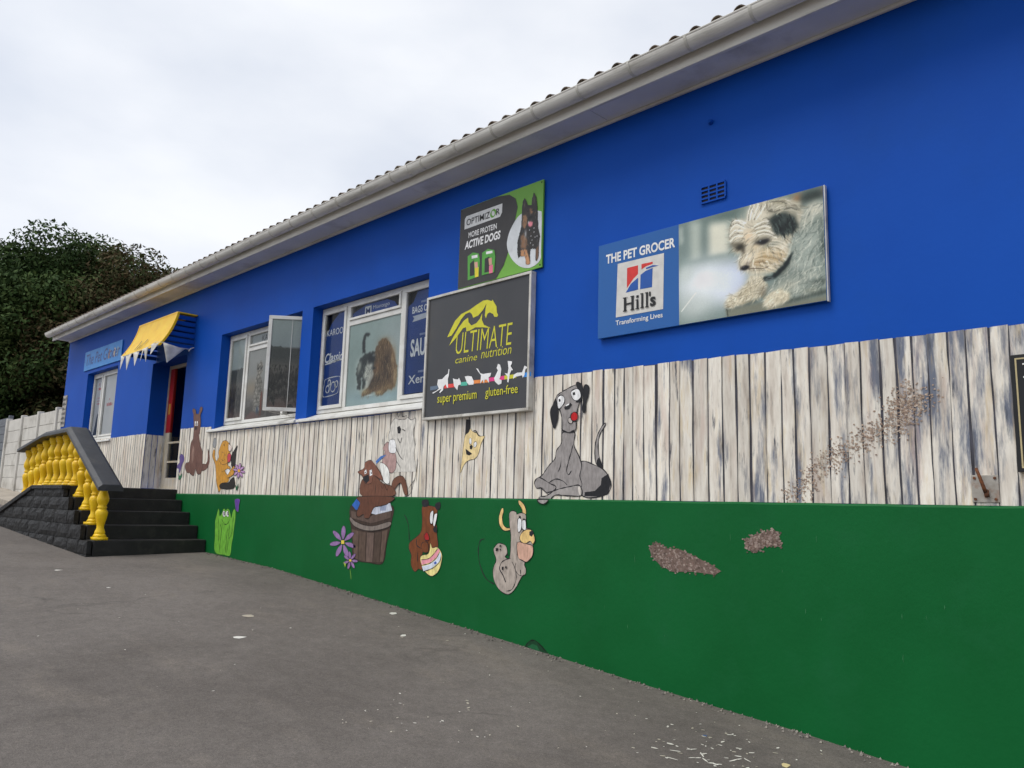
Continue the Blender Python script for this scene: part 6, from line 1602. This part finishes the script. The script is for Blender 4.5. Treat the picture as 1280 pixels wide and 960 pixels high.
bt = empty('bunting', (-12.9, -.55, 2.0), 'string of white pennant flags hanging under the awning', 'bunting')
cord = [(-12.12, -.06, 2.29), (-12.11, -.28, 2.29), (-12.10, -.50, 2.33), (-12.2, -.57, 2.34), (-12.5, -.575, 2.29), (-13.0, -.575, 2.275), (-13.5, -.575, 2.27), (-13.72, -.56, 2.30)]
MB().tube(cord, .004, 5).build('cord', CLOTH, bt)
MB().tube([(-12.13, -.02, 2.33), (-12.10, -.08, 2.30), (-12.12, -.10, 2.26)], .008, 6).build('knot', CLOTH, bt)
def flag(p0, p1, tip):
    p0, p1, tip = Vector(p0), Vector(p1), Vector(tip)
    nrm = (p1 - p0).cross(tip - p0).normalized()
    mb = MB(); n = 5; vs_ = []
    for j in range(n + 1):
        for i in range(n + 1):
            s_, t_ = i / n, j / n
            q = (p0.lerp(p1, s_)).lerp(tip, t_)
            q += nrm * .012 * math.sin(s_ * 5 + p0.x * 9) * (1 - t_) * (1 if 0 < i < n else .4)
            vs_.append(q)
    mb.add(vs_, [(j * (n + 1) + i, j * (n + 1) + i + 1, (j + 1) * (n + 1) + i + 1, (j + 1) * (n + 1) + i) for j in range(n) for i in range(n)])
    o = mb.build('flag', CLOTH, bt, smooth=True, fix=False)
    so = o.modifiers.new('thick', 'SOLIDIFY'); so.thickness = .003
flag((-12.11, -.16, 2.285), (-12.10, -.50, 2.325), (-12.10, -.42, 2.03))
flag((-12.14, -.545, 2.335), (-12.34, -.58, 2.315), (-12.30, -.60, 2.15))
flag((-12.46, -.578, 2.295), (-12.60, -.60, 2.285), (-12.57, -.56, 2.07))
flag((-12.64, -.58, 2.285), (-12.74, -.56, 2.28), (-12.70, -.60, 2.09))
flag((-12.84, -.578, 2.275), (-13.08, -.578, 2.272), (-12.98, -.58, 2.05))
flag((-13.14, -.578, 2.272), (-13.42, -.578, 2.27), (-13.32, -.58, 2.02))
flag((-13.48, -.575, 2.27), (-13.68, -.56, 2.29), (-13.62, -.58, 2.06))

# ------------------------------------------------------------------ entrance steps
st = empty('entrance_steps', (-12.6, -.75, -.8), 'black painted steps climbing along the wall to the shop door', 'steps')
RX = [-11.10, -11.40, -11.72, -12.03, -12.30]
RZ = [-.545, -.36, -.178, -.005, .150]
for i in range(4):
    box('step', BLACKS, st, RX[i + 1] - .05, RX[i], -1.50, -.024, -1.3 + i * .002, RZ[i], bevel=.012)
box('landing', BLACKS, st, -13.85, RX[4], -1.50, -.004, -1.3, RZ[4], bevel=.012)
for i, (xa, xb, zt) in enumerate(((-14.2, -13.8, -.02), (-14.6, -14.15, -.19), (-15.0, -14.55, -.36))):
    box('step', BLACKS, st, xa, xb, -1.49, -.026, -1.31, zt, bevel=.012)

# ------------------------------------------------------------------ balustrade on its stone base
bal = empty('balustrade', (-13, -1.4, -.7), 'yellow balustrade with black handrail on black stone base', 'balustrade')
def slope_top(x):                       # top of the stone base
    return float(np.interp(x, [-17.6, -15.94, -13.80], [-.66, -.33, .150]))
base = empty('stone_base', (-13.5, -1.55, -.8), parent=bal)
core = MB().prism([(RX[0] - .03, -1.4), (RX[0] - .03, RZ[0] - .02), (RX[1] - .03, RZ[0] - .02), (RX[1] - .03, RZ[1] - .02), (RX[2] - .03, RZ[1] - .02), (RX[2] - .03, RZ[2] - .02), (RX[3] - .03, RZ[2] - .02), (RX[3] - .03, RZ[3] - .02), (RX[4] - .03, RZ[3] - .02), (RX[4] - .03, .13), (-13.80, .13), (-15.94, -.35), (-17.6, -.68), (-17.6, -1.4)], -1.56, -1.505, 'y')
core.build('mortar_core', BLACKP, base)
courses = [(-1.25, -.72), (-.72, -.545), (-.545, -.36), (-.36, -.178), (-.178, -.005), (-.005, .150)]
rightx = [RX[0] + .02, RX[0] + .02, RX[1] + .01, RX[2] + .01, RX[3] + .01, RX[4] + .01]
rb = random.Random(11)
def stone(x0, x1, z0, z1):
    nx_, nz_ = 4, 3
    mb = MB(); F_ = []
    def top_at(x): return min(z1, slope_top(x) - .006)
    g = {}
    for i in range(nx_ + 1):
        for j in range(nz_ + 1):
            x = x0 + (x1 - x0) * i / nx_; zt = top_at(x)
            z = z0 + (max(zt, z0 + .004) - z0) * j / nz_
            edge = i in (0, nx_) or j in (0, nz_)
            y = -1.572 - (0 if edge else rb.uniform(.010, .020)) - (rb.uniform(0, .006) if edge else 0)
            g[i, j] = len(mb.v); mb.v.append((x + (rb.uniform(-.006, .006) if 0 < i < nx_ else 0), y, z))
    for i in range(nx_):
        for j in range(nz_):
            mb.f.append((g[i, j], g[i + 1, j], g[i + 1, j + 1], g[i, j + 1])); mb.c.append(None)
    rim = [g[i, 0] for i in range(nx_)] + [g[nx_, j] for j in range(nz_)] + [g[i, nz_] for i in range(nx_, 0, -1)] + [g[0, j] for j in range(nz_, 0, -1)]
    b_ = len(mb.v)
    for r_ in rim: mb.v.append((mb.v[r_][0], -1.52, mb.v[r_][2]))
    for i in range(len(rim)):
        mb.f.append((rim[i], rim[(i + 1) % len(rim)], b_ + (i + 1) % len(rim), b_ + i)); mb.c.append(None)
    mb.build('stone', BLACKP, base)
for (z0, z1), xr in zip(courses, rightx):
    x = xr
    while x > -17.5:
        w_ = rb.uniform(.3, .62)
        xa = x - w_
        if slope_top(xa + .08) < z0 + .03:
            # last stone of the course runs out under the slope
            if slope_top(x - .12) > z0 + .03:
                xe = float(np.interp(z0 + .02, [-.66, -.33, .15], [-17.6, -15.94, -13.80]))
                if x - xe > .06: stone(xe, x - .005, z0 + .005, z1 - .005)
            break
        stone(xa + .005, x - .005, z0 + .005, z1 - .005)
        x = xa
# sloping coping on the far side and treads' outer edge
MB().prism([(-13.80, .152), (-13.80, .085), (-15.94, -.395), (-17.6, -.73), (-17.6, -.64), (-15.94, -.31)], -1.615, -1.50, 'y').build('coping', BLACKP, base, bevel=.012)
box('coping', BLACKP, base, -13.795, RX[4] + .03, -1.61, -1.502, .1, .156, bevel=.01)

prof = [(0.0, .078), (.085, .078), (.10, .060), (.125, .066), (.15, .060), (.20, .044), (.26, .047), (.34, .062), (.42, .074), (.47, .075), (.505, .058), (.52, .046), (.535, .058), (.555, .058), (.57, .046), (.60, .056), (.65, .072), (.69, .075), (.74, .066), (.80, .050), (.845, .043), (.865, .058), (.885, .058), (.90, .048)]
def baluster_mesh(H=0.74):
    mb = MB(); n = 16; vs_ = []; 
    for t, r_ in prof[2:]:
        for k_ in range(n):
            q = 2 * math.pi * k_ / n; vs_.append((r_ * math.cos(q), r_ * math.sin(q), t * H))
    m_ = len(prof) - 2
    mb.add(vs_, [(i * n + k_, i * n + (k_ + 1) % n, (i + 1) * n + (k_ + 1) % n, (i + 1) * n + k_) for i in range(m_ - 1) for k_ in range(n)])
    def octa(r0, r1, z0, z1):
        v = []
        for r_, z in ((r0, z0), (r1, z1)):
            for k_ in range(8):
                q = math.pi / 8 + k_ * math.pi / 4; v.append((r_ * math.cos(q), r_ * math.sin(q), z))
        mb.add(v, [tuple(range(7, -1, -1)), tuple(range(8, 16))] + [(k_, (k_ + 1) % 8, 8 + (k_ + 1) % 8, 8 + k_) for k_ in range(8)])
    mb.box(-.082, .082, -.082, .082, 0, .05 * H); octa(.088, .066, .05 * H, .105 * H); octa(.054, .072, .885 * H, .92 * H); octa(.074, .074, .92 * H, H)
    return mb
bm_ = baluster_mesh().mesh('baluster')
bm_.materials.append(YELLOW)
bm_.polygons.foreach_set('use_smooth', [len(p.vertices) == 4 and p.index < 400 for p in bm_.polygons])
BX = [(-11.20, RZ[0]), (-11.50, RZ[1]), (-11.82, RZ[2]), (-12.13, RZ[3]), (-12.40, .15), (-12.70, .15), (-13.02, .15), (-13.34, .15), (-13.68, .15), (-14.02, .10), (-14.32, .04), (-14.62, -.01), (-14.92, -.05)]
def rail_under(x): return float(np.interp(x, [-15.25, -13.75, -12.55, -11.0], [.685, .885, .905, .105]))
for x, z in BX:
    o = bpy.data.objects.new('baluster', bm_)
    place(o, bal, (x, -1.40, z + UP))
    o.rotation_euler = (random.uniform(-.012, .012), random.uniform(-.012, .012), random.uniform(-.3, .3))
    o.scale = (1, 1, (rail_under(x) + .012 - z) / 0.74)
# black plinths under the raking balusters of the far side
MB().prism([(-15.4, -.16), (-15.4, -.09), (-13.85, .151), (-13.85, .08)], -1.5, -1.30, 'y').build('raking_kerb', YELLOW, bal)
def rail(pts):
    sec = [(-.155, 0), (-.155, .045), (-.105, .085), (.105, .085), (.155, .045), (.155, 0)]
    mb = MB(); n = len(sec)
    for i, (x, z) in enumerate(pts):
        for a_, b_ in sec: mb.v.append((x, -1.40 + a_, z + b_))
    for i in range(len(pts) - 1):
        for k_ in range(n): mb.f.append((i * n + k_, i * n + (k_ + 1) % n, (i + 1) * n + (k_ + 1) % n, (i + 1) * n + k_)); mb.c.append(None)
    mb.f += [tuple(range(n)), tuple(range((len(pts) - 1) * n, len(pts) * n))]; mb.c += [None, None]
    return mb.build('handrail', BLACKR, bal, bevel=.006)
rail([(-15.12, .70), (-13.75, .885), (-12.55, .905), (-10.95, .08)])

# ------------------------------------------------------------------ boundary fences, kerb, weeds
fe = empty('concrete_fence', (-22.3, .3, -.1), 'pale precast concrete panel fence past the far corner of the shop', 'fence')
PX_ = [-24.4, -22.95, -21.5, -20.05, -18.85]
for x in PX_: box('post', CONC, fe, x - .06, x + .06, .24, .37, -.6, 1.99, bevel=.012)
for xa, xb in zip(PX_[:-1], PX_[1:]):
    for r_ in range(7):
        z = 1.64 - r_ * .3
        box('panel', CONC, fe, xa + .062, xb - .062, .285 + random.uniform(-.006, .006), .33, z + .004, z + .296, bevel=.006)
tf = empty('board_fence', (-27.5, .3, .1), 'dark grey horizontal board fence left of the pale concrete fence', 'fence')
for x in (-24.62, -26.6, -28.6, -30.6, -32.6): box('post', TIMBER, tf, x - .05, x + .05, .33, .43, -.2, 2.1)
for j, (xa, xb) in enumerate(((-26.6, -24.57), (-28.6, -26.6), (-30.6, -28.6), (-32.6, -30.6))):
    for r_ in range(9):
        box('board', TIMBER, tf, xa + .004, xb - .004, .29 + random.uniform(-.004, .004), .325, .1 + r_ * .215, .1 + r_ * .215 + .206, bevel=.003)
mb = MB()
kx = list(np.arange(-36, -18.0, 1.0))
for xa, xb in zip(kx[:-1], kx[1:]):
    za, zb = ground_z(xa, -.4), ground_z(xb, -.4)
    mb.add([(xa + .004, -.55, za - .2), (xb - .004, -.55, zb - .2), (xb - .004, -.55, zb + .13), (xa + .004, -.55, za + .13), (xa + .004, .6, za - .2), (xb - .004, .6, zb - .2), (xb - .004, .6, zb + .15), (xa + .004, .6, za + .15)], [(0, 1, 2, 3), (3, 2, 6, 7), (5, 4, 7, 6), (0, 3, 7, 4), (1, 5, 6, 2), (0, 4, 5, 1)])
tag(mb.build('pavement', CONC2, None, bevel=.02), 'narrow raised concrete pavement along the boundary fences', 'pavement', kind='structure')

def leaf_cloud(mb, c, rad, n, size, r_, hollow=.35):
    """n small four-cornered leaves spread through an ellipsoid"""
    g = np.random.default_rng(r_.randrange(1 << 30))
    d = g.uniform(-1, 1, (n * 3, 3)); l = np.linalg.norm(d, axis=1); d = d[(l < 1) & (l > hollow)][:n]; n = len(d)
    p = np.array(c) + d * np.array(rad)
    nr = d + g.normal(0, .7, (n, 3)) + np.array([0, 0, .3]); nr /= np.linalg.norm(nr, axis=1)[:, None]
    a_ = np.cross(nr, g.normal(0, 1, (n, 3))); a_ /= np.linalg.norm(a_, axis=1)[:, None]
    b_ = np.cross(nr, a_); s_ = (size * g.uniform(.6, 1.4, n))[:, None]
    q = np.stack([p - a_ * s_, p + b_ * s_ * .45, p + a_ * s_, p - b_ * s_ * .45], 1)
    mb.q = getattr(mb, 'q', []); mb.q.append(q)
def leaves(mb, name, m, parent):
    v = np.concatenate(mb.q).reshape(-1, 3); nq = len(v) // 4
    org = v.mean(0)
    me = bpy.data.meshes.new(name)
    me.vertices.add(len(v)); me.vertices.foreach_set('co', (v - org).ravel())
    me.loops.add(len(v)); me.loops.foreach_set('vertex_index', np.arange(len(v), dtype=np.int32))
    me.polygons.add(nq); me.polygons.foreach_set('loop_start', (np.arange(nq) * 4).astype(np.int32))
    me.update(calc_edges=True); me.materials.append(m)
    o = bpy.data.objects.new(name, me)
    return place(o, parent, (org[0], org[1], org[2] + UP))
wd_ = empty('weed_tuft', (-24.0, -.62, .05), 'small green weed growing at the foot of the fence', 'weed')
mb = MB(); r_ = random.Random(3); leaf_cloud(mb, (-24.0, -.50, .36), (.20, .12, .26), 330, .05, r_, hollow=0); leaves(mb, 'leaves', LEAF_S, wd_)
mb = MB()
for i in range(7): mb.tube([(-24 + r_.uniform(-.05, .05), -.5, .12), (-24 + r_.uniform(-.15, .15), -.5 + r_.uniform(-.08, .08), .5)], .006, 4)
mb.build('stems', LEAF_S, wd_)

# ------------------------------------------------------------------ trees behind the fence
def tree(loc, label, crown, lumps, leaf, seed, n_per, lm, size=.15, extra=()):
    r_ = random.Random(seed)
    x, y, z = loc
    t = empty('tree', loc, label, 'tree', 'trees behind the boundary fence')
    cx, cy, cz, rx, ry, rz = crown
    mb = MB()
    mb.tube([(x, y, z - .4), (x + .1, y, z + 1), (x - .1, y + .1, z + 2.2), (cx, cy, cz)], [.42, .34, .28, .12], 9)
    tips = []
    cl = []
    for i in range(lumps):
        while True:
            d = Vector((r_.uniform(-1, 1), r_.uniform(-1, 1), r_.uniform(-1, 1)))
            if .25 < d.length < 1: break
        d = d * (0.62 + .38 * r_.random()) / max(d.length, .5)
        c = Vector((cx + d.x * rx, cy + d.y * ry, cz + d.z * rz))
        cl.append((c, r_.uniform(.75, 1.45)))
    for c, s_ in extra: cl.append((Vector(c), s_))
    for c, s_ in cl[::3]:
        m_ = Vector((x, y, z + 1.8)).lerp(c, .5) + Vector((r_.uniform(-.3, .3), r_.uniform(-.3, .3), .3))
        mb.tube([(x, y, z + 1.7), m_, c], [.12, .07, .02], 6)
    mb.build('trunk', BARK, t, smooth=True)
    lb = MB()
    for c, s_ in cl:
        leaf_cloud(lb, c, (s_, s_, s_ * .8), int(n_per * s_ * s_), size, r_, hollow=.2)
    leaves(lb, 'crown', lm, t)
    return t
tree((-36, 3.7, .4), 'broad dark green tree at the left edge behind the fence', (-36, 3.5, 5.5, 5.2, 4.2, 5.0), 210, None, 5, 640, LEAF_G, .09)
tree((-32.5, 6.4, .4), 'russet tinged tree beside the roof end behind the fence', (-32.5, 5.9, 4.7, 3.3, 3.6, 4.3), 120, None, 9, 700, LEAF_R, .085)
tree((-42, 10, .5), 'tall dark tree standing behind the other two', (-42, 9, 5, 6.0, 4.5, 4.6), 110, None, 21, 420, LEAF_G, .14)

# ------------------------------------------------------------------ paint flecks and grit on the asphalt
mb = MB(); r_ = random.Random(8)
def fleck(x, y, s_, h='d5d2c8', el=1.0, lift=.003):
    a0 = r_.random() * 6.28; n = 7
    P = []
    for k_ in range(n):
        q = 6.283 * k_ / n; rr = s_ * r_.uniform(.55, 1.1)
        u_, v_ = rr * math.cos(q) * el, rr * math.sin(q)
        px, py = x + u_ * math.cos(a0) - v_ * math.sin(a0), y + u_ * math.sin(a0) + v_ * math.cos(a0)
        P.append((px, py, ground_z(px, py) + lift))
    mb.add(P, [tuple(range(n))], lin(h, 1.1))
for x, y, s_ in ((-9.98, -2.19, .045), (-6.19, -1.89, .055), (-6.38, -.25, .05), (-6.86, -1.48, .06), (-5.62, -.69, .035), (-8.6, -2.1, .02)): fleck(x, y, s_, 'cfcdc6' if s_ != .06 else 'a89f90', 1.1)
for cx, cy, n, sp, sz in ((-5.62, -.69, 14, .25, .012), (-4.17, -1.87, 26, .12, .007), (-3.92, -2.16, 26, .15, .007), (-3.87, -1.4, 14, .1, .009), (-3.6, -1.74, 22, .14, .008), (-2.61, -.84, 90, .22, .011), (-2.49, -.87, 60, .16, .012), (-2.54, -.52, 24, .2, .008), (-3.3, -.9, 40, .5, .006), (-3.05, -.67, 26, .3, .008), (-4.5, -.4, 40, .6, .006), (-2.23, -.59, 30, .25, .008), (-6.0, -1.2, 40, 1.4, .006), (-7.3, -2.0, 30, .8, .008)):
    for _ in range(int(n * .42)): fleck(r_.gauss(cx, sp), min(r_.gauss(cy, sp), -.06), sz * .7 * r_.uniform(.4, 1.6), r_.choice(['c9c6bc', 'b9b2a2', 'cfccc3', 'a39c8e']), r_.uniform(1, 2.6))
for _ in range(16):
    x = r_.gauss(-2.58, .14); y = r_.gauss(-.85, .1); fleck(x, y, .006, 'dad7cd', r_.uniform(3, 8))
fleck(-2.23, -.62, .03, 'c9b88a', 1.6); fleck(-2.12, -.62, .045, 'cdbd92', 1.2); fleck(-2.75, -.6, .016, '33507f', 1)
tag(mb.build('paint_flecks', PRINT, None, fix=False), 'white paint flecks and scraps scattered over the asphalt', 'paint flecks', kind='stuff')
mb = MB()
for _ in range(600):
    x = r_.uniform(-11, -1.2); y = -.02 - abs(r_.gauss(0, .05)); s_ = r_.uniform(.003, .011); z = ground_z(x, y) + .002
    mb.add([(x - s_, y - s_, z), (x + s_, y - s_, z), (x + r_.uniform(-s_, s_), y + s_, z), (x, y, z + s_ * 1.3)], [(0, 1, 3), (1, 2, 3), (2, 0, 3)], lin(r_.choice(['6d675f', '5c564f', '7d766c', '4a4540']), 1.0))
tag(mb.build('grit', PRINT, None, fix=False), 'loose grit gathered along the foot of the green wall', 'grit', kind='stuff')
